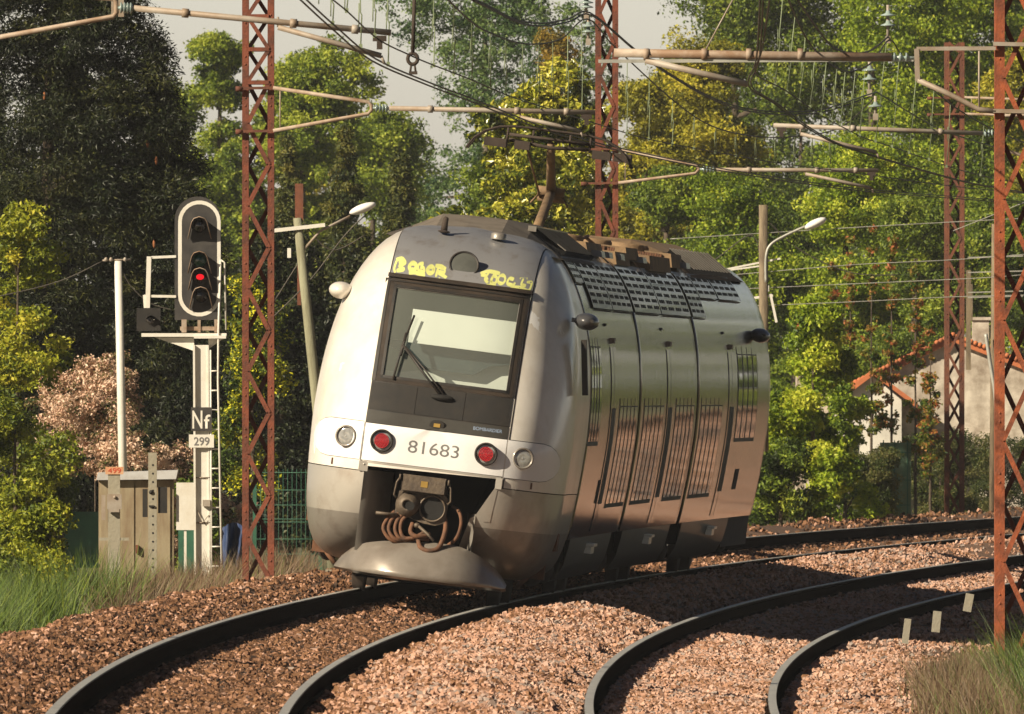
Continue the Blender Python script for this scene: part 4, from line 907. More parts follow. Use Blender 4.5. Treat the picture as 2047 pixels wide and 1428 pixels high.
    def text(s_,x0,x1,y0,y1,m,par,nm,d):
        cu=bpy.data.curves.new(nm,'FONT'); cu.body=s_; cu.resolution_u=5; cu.offset=.012
        to=bpy.data.objects.new(nm,cu); COL.objects.link(to); dg=bpy.context.evaluated_depsgraph_get(); me=bpy.data.meshes.new_from_object(to.evaluated_get(dg)); bpy.data.objects.remove(to)
        xs=[v.co.x for v in me.vertices]; ys=[v.co.y for v in me.vertices]; a0,a1,b0,b1=min(xs),max(xs),min(ys),max(ys)
        A=P(x0,y0,d)-par.matrix_world.translation
        for v in me.vertices:
            p=P(x0+(v.co.x-a0)/(a1-a0)*(x1-x0),y1+(v.co.y-b0)/(b1-b0)*(y0-y1),d)-r.location; v.co=p
        me.name=nm; return link_mesh(nm,me,m,par)
    text('N',385,405,821,857,M['white_paint'],N_,'lettering',-.148); text('f',408,421,829,857,M['white_paint'],N_,'lettering',-.148)
    text('299',388,419,874,891,M['number'],N2,'lettering',-.148)
    # side repeater on its white frame
    q=MB(); q.box(P(297,639),(48*k,.05,46*k)); S=local_build(q,'side_lamp',M['darkpanel'],r)
    q=MB(); c=P(301,640,-.03); q.lathe(c,(0,-1,0),[(.05,0),(.045,.03),(.0001,.004)],16); local_build(q,'lens',M['sig_dark'],S)
    q=MB(); n=10
    for j in range(n+1):
        a=-.2+(math.pi+.4)*j/n; q.v+=[(c.x+.06*math.cos(a),c.y,c.z+.06*math.sin(a)),(c.x+.055*math.cos(a),c.y-.14*max(.1,math.sin(a)),c.z+.055*math.sin(a))]
    q.f=[(2*j,2*j+1,2*j+3,2*j+2) for j in range(n)]; q.sm=[True]*n; local_build(q,'hood',M['darkpanel'],S)
    q=MB(); q.beam(P(298,513),P(295,616),9*k,.05,up=(0,1,0)); q.beam(P(288,590),P(290,616),5*k,.03,up=(0,1,0)); q.beam(P(302,515),P(352,513),5*k,.03); q.beam(P(288,592),P(352,593),5*k,.03); q.tube([P(441,520),P(449,525),P(452,660)],.012,6); local_build(q,'lamp_frame',M['white_paint'],r)
    return text
signal()
def lineside():
    s=165; P=lambda x,y,d=0:PX(x,y,s)+Vector((0,d,0)); k=1/s
    r=empty('relay_cabinet',P(272,1250),0,'beige steel double door cabinet with grey sloping roof left of the signal','cabinet')
    q=MB(); q.box(P(272,1105,.3),(150*k,.6,300*k)); local_build(q,'cabinet_body',M['beige_metal'],r)
    for x0,x1 in ((202,268),(271,340)): q=MB(); q.box(P((x0+x1)/2,1103,-.012),((x1-x0)*k,.02,285*k)); D=local_build(q,'door',M['beige_metal'],r)
    q=MB(); q.box(P(274,1098,-.05),(.03,.05,.1)); local_build(q,'handle',M['rust_dark'],D)
    q=MB(); q.prism([(P(x,y).x,P(x,y).z) for x,y in ((193,960),(352,958),(356,940),(196,945))],P(0,0).y-.12,P(0,0).y+.72); local_build(q,'roof',M['grey_roof'],r)
    s2=170; P=lambda x,y,d=0:PX(x,y,s2)+Vector((0,d,0)); k=1/s2
    q=MB(); q.box(P(305,1080),(17*k,.10,350*k)); 
    o=tag(q.build('perforated_post',M['concrete'],loc=None),'tall thin perforated concrete post in front of the beige cabinet','post')
    q=MB()
    for j in range(16): q.lathe(P(306,930+j*17,-.0505),(0,-1,0),[(.0001,0),(.013,.001)],8)
    q.build('holes',M['dark'],o)
    q=MB(); q.box(P(325,1000,.02),(18*k,.08,52*k)); q.box(P(290,1006,.02),(10*k,.05,56*k)); q.box(P(303,1012,-.06),(.06,.03,.02)); q.ell(P(302,984,-.06),(.025,.02,.025)); q.build('clamp_box',M['darkpanel'],o)
    r=empty('marker_post',P(228,1250),0,'weathered white post with small orange number plate and grey meter box','marker post')
    q=MB(); q.box(P(228,1105),(24*k,.1,330*k)); q.box(P(228,1078,-.02),(60*k,.05,6*k)); local_build(q,'post',M['concrete'],r)
    q=MB(); q.box(P(229,941,-.06),(36*k,.01,15*k)); a=local_build(q,'number_plate',mat('faded orange plate',(.55,.25,.12),.6,col2=(.6,.4,.25),scale=12),r)
    cu=bpy.data.curves.new('lettering','FONT'); cu.body='499'; to=bpy.data.objects.new('lettering',cu); COL.objects.link(to); dg=bpy.context.evaluated_depsgraph_get(); me=bpy.data.meshes.new_from_object(to.evaluated_get(dg)); bpy.data.objects.remove(to)
    xs=[v.co.x for v in me.vertices]; ys=[v.co.y for v in me.vertices]
    for v in me.vertices: v.co=P(216+(v.co.x-min(xs))/(max(xs)-min(xs))*26,946-(v.co.y-min(ys))/(max(ys)-min(ys))*10,-.068)-r.location
    link_mesh('lettering',me,mat('orange red lettering',(.55,.06,.02),.6),a)
    q=MB(); q.box(P(229,1003,-.09),(29*k,.08,30*k)); q.box(P(228,1018,-.1),(22*k,.06,12*k)); q.ell(P(230,994,-.14),(.02,.02,.02)); q.box(P(207,1015,-.05),(8*k,.05,50*k)); local_build(q,'meter_box',M['galv'],r)
    q=MB(); q.box(P(370,1050,.1),(36*k,.03,95*k)); q.v=[(x,y,z+.22) for x,y,z in q.v]; q.beam(P(370,1060,.12),P(370,1250,.12),.04,.03); tag(q.build('blank_board',M['white_paint']),'pale blank board standing between the cabinet and the signal mast','board')
    s3=150; P=lambda x,y,d=0:PX(x,y,s3)+Vector((0,d,0)); k=1/s3
    r=empty('utility_pole',P(245,1220),0,'white painted round pole with a small crossarm, left of the signal','pole')
    q=MB(); q.tube([P(236,522),P(242,780),P(252,1220)],[.05,.056,.062],12); local_build(q,'pole',M['white_paint'],r)
    q=MB(); q.tube([P(205,521),P(262,519)],.014,6); 
    for x in (212,222,250): q.ell(P(x,519,-.03),(.025,.025,.03),8,6)
    local_build(q,'crossarm',M['galv'],r)
    for nm,pts,lb in (('overhead_cable',[(205,522),(120,562),(0,592),(-120,612)],'dark cable from the white pole to the left edge'),('overhead_cable',[(240,530),(260,570),(300,606),(345,620)],'dark cable sagging from the white pole behind the side lamp')):
        q=MB(); q.tube([tuple(p) for p in catmull([tuple(P(*a)) for a in pts],5)],.008,5); tag(q.build(nm,M['wire']),lb,'cable')
    # leaning wooden pole with lamp
    r=empty('wooden_pole',P(650,1200),0,'leaning grey-green wooden pole just left of the train, with a street lamp arm','pole')
    q=MB(); q.tube([P(594,436),P(614,620),P(650,960),P(672,1200)],[.055,.065,.075,.08],12); local_build(q,'pole',M['wood_green'],r)
    q=MB(); q.beam(P(542,462,-.06),P(650,450,-.06),.05,.05); q.box(P(578,506),(.05,.05,.13)); local_build(q,'crossarm',M['white_paint'],r)
    q=MB(); q.tube([P(607,500),P(640,462),P(700,432)],.018,8); local_build(q,'lamp_arm',M['galv'],r)
    q=MB(); q.ell(P(725,417),(.19,.1,.06),16,8,Matrix.Rotation(math.radians(-20),3,'Y')); local_build(q,'lamp_head',M['lamp_head'],r)
    q=MB(); q.box(P(597,404,.6),(.11,.1,.5)); q.box(P(597,520,.6),(.05,.05,1.2)); tag(q.build('rusty_post',M['rust_dark']),'dark rusty square post behind the leaning pole','post')
    for pts in ([(540,640),(620,560),(690,470),(742,420)],[(600,436),(660,500),(730,470)],[(550,600),(600,520)]):
        q=MB(); q.tube([tuple(p) for p in catmull([tuple(P(*a)) for a in pts],5)],.009,5); tag(q.build('overhead_cable',M['wire']),{540:'cable rising from the lattice mast to the white street lamp',600:'slack cable hanging from the top of the leaning pole',550:'short cable left of the leaning pole'}[pts[0][0]],'cable')
    # green mesh fence
    r=empty('mesh_fence',P(570,1220),0,'dark green wire mesh fence between the rusty mast and the train','fence')
    for x in (509,640): q=MB(); q.box(P(x,1095,.02),(.05,.05,260*k)); local_build(q,'fence_post',M['green_fence'],r)
    q=MB()
    for x in range(512,760,9): q.tube([P(x,938),P(x,1215)],.0035,4)
    for y in (945,980,1010,1038,1044,1078,1108,1140,1170): q.tube([P(512,y,-.01),P(760,y,-.01)],.005,4)
    local_build(q,'wire_mesh',M['green_fence'],r)
    q=MB(); q.box(P(372,1090,.5),(.22,.3,1.3)); tag(q.build('green_bin',M['green_fence']),'dark green plastic bin behind the blank board','bin')
    r_=MB(); r_.box(P(165,1080,.6),(.5,.03,.75)); tag(r_.build('fence_panel',M['green_fence']),'teal fence panel left of the beige cabinet','fence panel')
    q=MB(); rr=random.Random(3); n=10
    for j in range(n+1):
        for i in range(5): q.v.append(tuple(P(438+55*j/n+rr.uniform(-2,2),1045+i*38+(abs(j-5)**1.6)*1.2,.5+.15*math.sin(j*1.3+i))))
    for j in range(n):
        for i in range(4): q.f.append((j*5+i,j*5+i+1,(j+1)*5+i+1,(j+1)*5+i)); q.sm.append(True)
    tag(q.build('blue_tarpaulin',M['blue']),'blue tarpaulin hanging behind the signal ladder','tarpaulin')
    for (x,y,s_,w_,h_,lb) in ((662,1150,172,24,22,'pale concrete block beside the ballast left of the train nose'),(1812,1262,205,13,50,'leaning concrete stub in the shadow right of the last rail'),(1872,1243,205,16,42,'concrete stub near the grass, second from the last rail'),(1936,1205,200,16,36,'concrete stub half hidden by the tall grass')):
        q=MB(); d=Vector((w_/s_,.12,h_/s_)); M_=Matrix.Rotation(math.radians(random.uniform(4,14) if x>1000 else 2),3,'Y'); q.box(PX(x,y,s_),d,M_); tag(q.build('concrete_stub',M['concrete']),lb,'concrete block')
lineside()
def right_side():
    s=120; P=lambda x,y,d=0,s_=s:PX(x,y,s_)+Vector((0,d,0)); k=1/s
    r=empty('wooden_pole',P(1530,1080),0,'brown wooden pole with curved lamp arm, directly behind the end of the train','pole')
    q=MB(); q.tube([P(1526,410),P(1527,1080)],[.075,.085],12); local_build(q,'pole',M['wood'],r)
    q=MB(); q.tube([tuple(p) for p in catmull([tuple(P(*a,-.12)) for a in ((1531,565),(1531,515),(1540,490),(1568,472),(1612,452))],5)],.022,8); local_build(q,'lamp_arm',M['wire_pale'],r)
    q=MB(); q.ell(P(1630,447,-.12),(.2,.11,.07),16,8,Matrix.Rotation(math.radians(-24),3,'Y')); local_build(q,'lamp_head',M['lamp_head'],r)
    q=MB(); q.beam(P(1445,540),P(1560,517),.03,.03); q.beam(P(1460,540),P(1520,532),.025,.025); q.beam(P(1505,596),P(1545,591),.04,.04); q.beam(P(1540,588,-.1),P(1552,645,-.1),.06,.04); q.box(P(1533,577),(.07,.07,.1)); local_build(q,'crossarm',M['white_paint'],r)
    r=empty('wooden_pole',P(1988,1080,0,112),0,'pale wooden pole beside the rightmost lattice mast','pole')
    q=MB(); q.tube([P(1990,448,0,112),P(1984,1080,0,112)],.07,10); local_build(q,'pole',M['wood'],r)
    q=MB(); 
    for y in (515,545,585,595): q.beam(P(1935,y,0,112),P(2045,y-3,0,112),.02,.02)
    local_build(q,'crossarm',M['wire_pale'],r)
    q=MB(); q.tube([tuple(p) for p in catmull([tuple(P(*a,-.2,112)) for a in ((1970,668),(1978,720),(1990,800),(1994,900))],5)],.035,8); tag(q.build('bent_pipe',M['wire_pale']),'bent pale pipe standing before the stone house','pipe')
    q=MB(); q.box(P(1936,640,0,105),(.09,.09,1.9)); q.box(P(1942,605,-.1,105),(.04,.04,.7)); tag(q.build('antenna_post',M['wood']),'short wooden post with bright orange strip above the house roof','post')
    for i,pts in enumerate(([(1340,478),(1500,468),(1760,452),(2060,436)],[(1520,515),(1500,470),(1420,525),(1330,560)],[(1533,440),(1600,500),(1700,545),(1800,550)],[(1440,552),(1700,530),(1900,520),(2060,508)],[(1480,578),(1700,568),(1960,556),(2060,548)],[(1500,612),(1700,604),(1900,594),(2060,590)],[(1905,462),(1960,440),(2060,400)])):
        q=MB(); C=catmull([tuple(P(*a)) for a in pts],6); q.tube([tuple(p) for p in C],.009 if i in(1,2) else .007,5)
        tag(q.build('overhead_cable',M['wire' if i in(1,2) else 'wire_pale']),['topmost pale wire crossing behind the street lamp','dark cable sagging left from the brown wooden pole','dark cable sagging right from the brown wooden pole','thick pale wire second below the lamp','third pale wire below the lamp','lowest pale wire above the bright bush','pale wire rising to the right edge at the far mast'][i],'cable')
    # house
    s=98; P=lambda x,y,d=0:PX(x,y,s)+Vector((0,d,0)); zz=lambda pts:[(P(*p).x,P(*p).z) for p in pts]; Y=P(0,0).y
    r=empty('stone_house',P(1880,1080),0,'old house with pale rendered gable and orange tiled verge behind the far mast','house')
    q=MB(); q.prism(zz([(1742,756),(1905,682),(2120,764),(2120,1080),(1742,1080)]),Y,Y+6); local_build(q,'gable_wall',M['stone_wall'],r)
    q=MB(); q.prism(zz([(1636,800),(1905,670),(1905,684),(1742,763),(1640,811)]),Y-.15,Y+6.2); q.prism(zz([(1905,670),(2130,756),(2130,772),(1905,684)]),Y-.15,Y+6.2)
    for t in np.linspace(0,1,34): q.tube([P(1636+269*t,799-130*t,-.22),P(1638+269*t,799-130*t,.3)],.05,7)
    for t in np.linspace(0,1,26): q.tube([P(1905+225*t,669+86*t,-.22),P(1905+225*t,669+86*t,.3)],.05,7)
    local_build(q,'tiled_roof',M['tile'],r)
    q=MB(); q.prism(zz([(1945,640),(1978,640),(1978,720),(1945,715)]),Y+.4,Y+.9); q.box(P(1961,637,.65),(.42,.6,.06)); local_build(q,'chimney',M['stone_wall'],r)
    q=MB(); q.prism(zz([(1668,800),(1742,752),(1800,800),(1800,1080),(1668,1080)]),Y-1.2,Y-.02); local_build(q,'white_annex',M['white_wall'],r)
    q=MB(); q.prism(zz([(1736,744),(1742,740),(1832,806),(1830,816)]),Y-1.4,Y-.16); q.prism(zz([(1652,806),(1740,742),(1742,752),(1656,816)]),Y-1.4,Y-.16); local_build(q,'annex_roof',M['tile'],r)
    q=MB(); q.prism(zz([(1690,850),(1712,850),(1712,960),(1690,960)]),Y-1.23,Y-1.19); local_build(q,'window',M['sidewin'],r)
    q=MB(); q.prism(zz([(1868,850),(1890,848),(1890,1080),(1866,1080)]),Y-.12,Y-.01); q.prism(zz([(1920,905),(1985,880),(1985,892),(1920,917)]),Y-.4,Y-.01); local_build(q,'pilaster',M['stone_wall'],r)
    r=empty('stone_shed',P(1630,1080),0,'small tan shed with wavy tile coping behind the bright green bush','shed')
    q=MB(); q.prism(zz([(1592,660),(1655,650),(1655,1080),(1592,1080)]),Y-.6,Y+1.4); local_build(q,'wall',M['stone_wall'],r)
    q=MB(); 
    for j in range(4): 
        for i in range(3): q.tube([P(1597+17*j,642+9*i,-.7+.2*i),P(1597+17*j,640+9*i,.2)],.08,8)
    local_build(q,'tile_coping',M['tile'],r)
    s=111; P=lambda x,y,d=0:PX(x,y,s)+Vector((0,d,0)); k=1/s
    r=empty('green_fence_panel',P(1790,1060),0,'pale green fence panel between the dark hedges right of the train','fence panel')
    q=MB(); q.box(P(1790,970),(62*k,.03,170*k)); local_build(q,'panel',mat('faded green screen',(.09,.18,.115),.8,col2=(.12,.16,.09),scale=4),r)
    q=MB(); 
    for x in (1766,1788,1814): q.box(P(x,968,-.03),(.02,.02,176*k))
    for y in (905,960,1010): q.box(P(1790,y,-.03),(62*k,.015,.015))
    local_build(q,'panel_frame',M['green_fence'],r)
right_side()
# ---------------------------------------------------------------- vegetation
def leaves(name,C,n,size,m,parent,mix=.8,asp=.55,shell=.35,tb=.5,tv=.18,droop=0,needle=False,stuff=False,ctint=.22):
    """leaf faces spread over clumps C (k x 6: centre, radii), in world coordinates"""
    C=np.asarray(C,float); wgt=(C[:,3]*C[:,5]); ci=rng.choice(len(C),n,p=wgt/wgt.sum()); d=rng.normal(size=(n,3)); d/=np.linalg.norm(d,axis=1)[:,None]
    rad=np.clip(1-np.abs(rng.normal(0,shell,n)),.05,1.15); lump=1+.18*np.sin(d[:,0]*7+ci)*np.sin(d[:,2]*6+ci*2.1)+.1*np.sin(d[:,1]*9+ci)
    P=C[ci,:3]+d*C[ci,3:]*(rad*lump)[:,None]
    if droop: P[:,2]-=droop*np.hypot(d[:,0],d[:,1])**2*C[ci,3]*rad
    N=d*(1-mix)+rng.normal(size=(n,3))*mix*.6; N[:,2]+=.25; N/=np.linalg.norm(N,axis=1)[:,None]
    A=rng.normal(size=(n,3)); 
    if needle: A=d*1.0+rng.normal(size=(n,3))*.45; A[:,2]-=.25
    A-=N*(A*N).sum(1)[:,None]; A/=np.linalg.norm(A,axis=1)[:,None]; B=np.cross(N,A)
    L=size*rng.uniform(.6,1.35,n)[:,None]; W=L*asp*.5
    V=np.stack([P-A*L*.5,P+B*W-A*L*.05+N*L*.08,P+A*L*.5,P-B*W-A*L*.05+N*L*.08],1).reshape(-1,3)-np.array(parent.location if parent else (0,0,0))
    Q=np.arange(n*4).reshape(n,4)
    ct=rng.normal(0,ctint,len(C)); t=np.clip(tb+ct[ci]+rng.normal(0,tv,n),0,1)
    o=np_mesh(name,V,Q,m,parent,tint=t)
    return o
def lobed(cx,cy,z0,z1,w_,dp,k,prof,rc):
    # a crown of several big rounded boughs, each carrying its own leaf clumps
    H=z1-z0; R0=min(w_*.34,H*.3); nl=int(min(16,max(4,1.6*w_*H/(4*R0*R0)))); L=[]
    for i in range(nl):
        h=(i+.5+rng.uniform(-.4,.4))/nl; R_=max(.25,prof(min(1,h))); a=rng.uniform(0,2*math.pi); r_=R0*rng.uniform(.7,1.15)*(.6+.4*R_); q_=max(0,R_*w_*.62-r_)
        L.append((cx+math.cos(a)*q_*rng.uniform(.5,1),cy+math.sin(a)*q_*dp/w_,z0+h*H,r_))
    L.append((cx+rng.uniform(-.15,.15)*w_,cy,z1-R0*.35,R0*.6)); out=[]; W=np.array([l[3]**2 for l in L]); W/=W.sum()
    for i in rng.choice(len(L),k,p=W):
        l=L[i]; d=rng.normal(size=3); d/=np.linalg.norm(d); f_=rng.uniform(.45,1.0); r_=rc*rng.uniform(.45,1.25)
        out.append((l[0]+d[0]*l[3]*f_,l[1]+d[1]*l[3]*f_,l[2]+d[2]*l[3]*f_*.8,r_,r_,r_*rng.uniform(.55,.9)))
    return out
def clumps(cx,cy,z0,z1,w_,dp,k,prof,rc,flat=1.0):
    out=[]
    for i in range(k):
        h=rng.uniform(0,1)**.9; R=prof(h); a=rng.uniform(0,2*math.pi); q_=math.sqrt(rng.uniform(.15,1)); r_=rc*rng.uniform(.6,1.3)*(0.5+.5*R)
        out.append((cx+math.cos(a)*q_*max(0,R*w_/2-r_*.6),cy+math.sin(a)*q_*max(0,R*dp/2-r_*.6),z0+h*(z1-z0),r_,r_,r_*flat*rng.uniform(.6,.95)))
    return out
round_=lambda h:max(.12,math.sin(math.pi*(.12+.85*h))**.6); cone=lambda h:max(.06,(1-h)**.8); oval=lambda h:max(.1,math.sin(math.pi*(.08+.9*h)))
column=lambda h:max(.12,min(1,(1-h)*2.2)); bushy=lambda h:max(.15,(1-h**2.2)**.5); sheared=lambda h:1.0; dome_=lambda h:max(.35,(1-h**2.4)**.5)
def trunk(r,cx,cy,zb,zt,rad,C,m,nl=6,lean=0):
    q=MB(); n=7; pts=[(cx+lean*i/n+.12*rad*math.sin(i*2.1),cy,zb+(zt-zb)*i/n) for i in range(n+1)]; q.tube(pts,[rad*(1-.75*i/n) for i in range(n+1)],9)
    Cs=sorted(C,key=lambda c:-c[3])[:nl*2:2]
    for c in Cs:
        hz=max(zb+.3*(zt-zb),min(c[2]-.3,zt)); f_=(hz-zb)/max(.1,zt-zb); a=Vector((cx+lean*f_,cy,hz)); b=Vector(c[:3]); md=a.lerp(b,.5)+Vector((0,0,.15)); rr=rad*.45
        q.tube([tuple(a),tuple(md),tuple(b)],[rr,rr*.6,rr*.2],6)
    local_build(q,'trunk',M[m],r)
LEAF={
 'green':leafmat('mid green leaves',[(.03,.05,.012),(.09,.14,.018),(.20,.265,.028),(.36,.40,.05)]),
 'lime':leafmat('bright spring green leaves',[(.06,.11,.012),(.18,.26,.016),(.34,.43,.025),(.54,.56,.06)],trans=.35),
 'olive':leafmat('yellow olive leaves',[(.06,.07,.012),(.18,.18,.017),(.33,.31,.023),(.50,.43,.05)],trans=.35),
 'grey':leafmat('grey green airy leaves',[(.02,.05,.025),(.05,.10,.035),(.10,.17,.05),(.19,.26,.08)]),
 'orange':leafmat('orange brown young leaves',[(.08,.08,.02),(.2,.15,.02),(.34,.22,.03),(.42,.3,.05)]),
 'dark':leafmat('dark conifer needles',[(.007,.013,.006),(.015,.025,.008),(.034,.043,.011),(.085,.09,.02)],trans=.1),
 'cypress':leafmat('olive conifer sprays',[(.02,.035,.012),(.06,.08,.018),(.12,.13,.025),(.20,.18,.035)],trans=.15),
 'magnolia':leafmat('glossy yellow green magnolia leaves',[(.03,.05,.008),(.12,.14,.012),(.30,.30,.025),(.52,.48,.08)],trans=.2,rough=.28,spec=.6),
 'pink':leafmat('pink and cream blossom',[(.05,.09,.02),(.16,.13,.04),(.60,.37,.26),(.86,.66,.50)],trans=.2),
 'yellow':leafmat('yellow blossom and dark leaves',[(.015,.03,.008),(.05,.09,.012),(.14,.17,.015),(.62,.50,.02)],trans=.25),
 'ygreen':leafmat('yellow green shrub leaves',[(.05,.08,.01),(.15,.18,.015),(.28,.30,.02),(.42,.38,.04)],trans=.3),
 'hedge':leafmat('dry brown green hedge',[(.025,.04,.01),(.06,.085,.02),(.12,.12,.035),(.20,.18,.06)]),
 'redleaf':leafmat('green and reddish sapling leaves',[(.03,.07,.012),(.10,.15,.015),(.22,.17,.025),(.36,.12,.04)]),
 'broom':leafmat('green broom stems',[(.02,.04,.010),(.05,.09,.014),(.11,.18,.022),(.24,.30,.04)],trans=.2),
 'dry':leafmat('dry brown weeds',[(.07,.045,.025),(.15,.095,.055),(.25,.17,.10),(.15,.20,.05)],trans=.2),
}
BK='far row of trees making the wall of the wood'
def tree(name,label,cat,xc,wpx,ytop,ybot,s,lm,n,size,prof=round_,k=60,rc=.8,base=-1.0,tk='bark',rad=.2,depth=None,grp=None,tb=.5,**kw):
    c=PX(xc,0,s); z1=HC-(ytop-YH)/s; z0=HC-(ybot-YH)/s; w_=wpx/s; r=empty(name,(c.x,c.y,base),0,label,cat,grp)
    C=(lobed if (lm not in ('dark','cypress','hedge','redleaf') and grp!=BK) else clumps)(c.x,c.y,z0,z1-rc*.6,w_,depth or w_,int(k*(1.5 if lm not in ('dark','cypress','hedge','redleaf') and grp!=BK else 1)),prof,rc*(.85 if lm not in ('dark','cypress','hedge','redleaf') and grp!=BK else 1)); leaves('crown',C,n,size,LEAF[lm],r,tb=tb,**kw)
    trunk(r,c.x,c.y,base,z0+(z1-z0)*.75,rad,C,tk); return r,C
FG='trees closing the view behind the railway'
dome=lambda h:max(.32,(1-h**2.6)**.5)*(.86+.14*math.sin(9*h+3))
def T(label,xc,w_,yt,yb,s_,lm,n,size=.12,prof=None,rc=.5,tb=.5,k=None,cat='tree',name='deciduous_tree',grp=FG,**kw):
    if prof is None or prof in (round_,bushy,oval): prof=dome
    if grp==FG: w_*=1.3; n=int(n*1.35); size*=.92; kw.setdefault('shell',.45)
    k=k or int(30+w_*(yb-yt)/s_/s_*10); return tree(name,label,cat,xc,w_,yt,yb,s_,lm,n,size,prof,k,rc,grp=grp,tb=tb,**kw)
T('slender green tree with twin tops against the sky, left of the first mast',438,190,60,700,76,'green',52000,.11,lambda h:max(.1,(1-h**1.15)**.55)*(.88+.12*math.sin(17*h)),.36,.62,shell=.5)
T('rounded light green tree behind the first lattice mast, its right side sloping down',605,350,85,700,76,'green',80000,.12,lambda h:max(.1,(1-h**1.15)**.6)*(.9+.1*math.sin(15*h+1)),.42,.75,shell=.5)
T('small green tree filling the gap beside the dark conifer',350,200,165,760,80,'green',34000,.12,bushy,.45,.5)
T('mid green tree low between the pale sky gap and the magnolia',745,260,215,760,74,'green',50000,.12,bushy,.5,.6)
T('tall airy tree with many sky gaps above the magnolia',970,430,-420,620,70,'grey',80000,.12,oval,.42,.62,shell=.6,tk='bark_pale')
T('thin tree with orange brown leaves left of the second mast',1115,130,50,520,80,'orange',15000,.11,round_,.36,.5,shell=.5)
T('huge dark green tree at the top right of the second mast',1470,460,-420,640,72,'green',95000,.13,round_,.7,.45)
T('yellow olive tree in front of the huge tree, below the long cross tube',1395,330,60,640,80,'olive',80000,.11,round_,.5,.5)
T('bright green tree behind the hanging insulators',1745,330,-330,640,78,'lime',85000,.11,round_,.55,.42)
T('tall bright green tree behind the far mast',1910,330,-380,640,77,'lime',80000,.12,oval,.6,.36)
T('yellow olive tree at the right edge behind the wide mast',2050,260,60,700,84,'olive',60000,.11,round_,.5,.45)
T('olive tree between the second mast and the yellow olive tree',1290,190,150,760,84,'olive',34000,.11,bushy,.45,.42)
T('dark green tree partly filling the gap under the olive tree',1330,230,330,860,88,'green',46000,.10,bushy,.45,.45)
T('lime green tree with rounded crown above the train end',1480,260,320,860,90,'lime',52000,.09,bushy,.45,.3)
T('fresh green tree just right of the white street lamp',1690,230,280,860,92,'lime',52000,.09,bushy,.4,.45)
T('dark green tree behind the reddish saplings',1830,260,390,900,93,'green',46000,.09,bushy,.42,.5)
T('green tree low behind the right pale pole',1990,250,370,900,90,'green',46000,.10,bushy,.45,.5)
T('green tree filling below the magnolia crown behind the train roof',1000,330,330,900,95,'green',46000,.10,bushy,.45,.4)
T('small green tree just left of the second mast',1180,180,260,900,92,'olive',26000,.10,bushy,.4,.45)
T('dark tree seen between the street lamp and the lime tree',1590,200,400,900,86,'green',34000,.10,bushy,.45,.35)
BK='far row of trees making the wall of the wood'
for (x,yt,lm,lb) in ((-40,60,'green','far tree glimpsed behind the conifer at the very left edge'),(140,60,'green','far tree glimpsed behind the middle of the big conifer'),(300,300,'grey','grey green far tree behind the signal head'),(470,330,'green','far tree low behind the twin topped tree and first mast'),(640,270,'olive','olive far tree behind the street lamp near the first mast'),(810,250,'green','far tree seen through the left side of the magnolia'),
  (980,260,'grey','grey green far tree under the airy tree'),(1150,250,'olive','olive far tree low behind the pantograph head'),(1310,190,'grey','grey green far tree just right of the second mast'),(1450,-60,'green','far tree behind the long orange cross tube'),(1600,60,'green','far tree behind the left hanging insulator string'),(1740,80,'green','far tree behind the right hanging insulator string'),(1880,-60,'green','far tree behind the top of the farthest mast'),(2030,150,'green','far tree in the upper right corner')):
    T(lb,x,260,yt,900,60,lm,26000,.16,bushy,.75,.4,k=95,grp=BK,depth=2.5)
for nm,xs,s_,hh,n,lm,lb in (('far_wood',range(2200,5000,330),60,23,230000,'green','far wood standing on beyond the right edge of the picture'),('far_wood',range(5700,10500,430),77,20,160000,'olive','wood on the inner side of the curve, outside the picture')):
    C=[]
    for x in xs: c=PX(x,0,s_); C+=clumps(c.x,c.y+rng.uniform(-2,2),-.6,hh,8.5,4,95,dome,1.2)
    tag(leaves(nm,C,n,.5,LEAF[lm],None,tb=.4),lb,'wood',kind='stuff')
for (x,w_,yt,lb) in ((575,150,255,'olive cypress directly behind the first lattice mast'),(690,180,235,'tallest olive cypress behind the white street lamp'),(800,160,300,'olive cypress touching the magnolia')):
    T(lb,x,w_,yt,860,100,'cypress',46000,.09,lambda h:max(.08,(1-h)**.6),.33,.52,cat='cypress',name='cypress_tree',grp='olive cypresses behind the signal',needle=True,asp=.4)
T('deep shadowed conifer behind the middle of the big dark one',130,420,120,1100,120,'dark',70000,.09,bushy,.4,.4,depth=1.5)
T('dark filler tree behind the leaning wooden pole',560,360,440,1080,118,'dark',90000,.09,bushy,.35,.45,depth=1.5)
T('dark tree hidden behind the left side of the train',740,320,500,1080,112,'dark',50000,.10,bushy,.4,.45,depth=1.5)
# magnolia
r,C=tree('magnolia_tree','broad magnolia with glossy yellow green leaves behind the pantograph','tree',1045,500,162,700,112,'magnolia',46000,.13,round_,150,.36,tk='bark_pale',rad=.14,tv=.27,tb=.5,asp=.45,shell=.4)
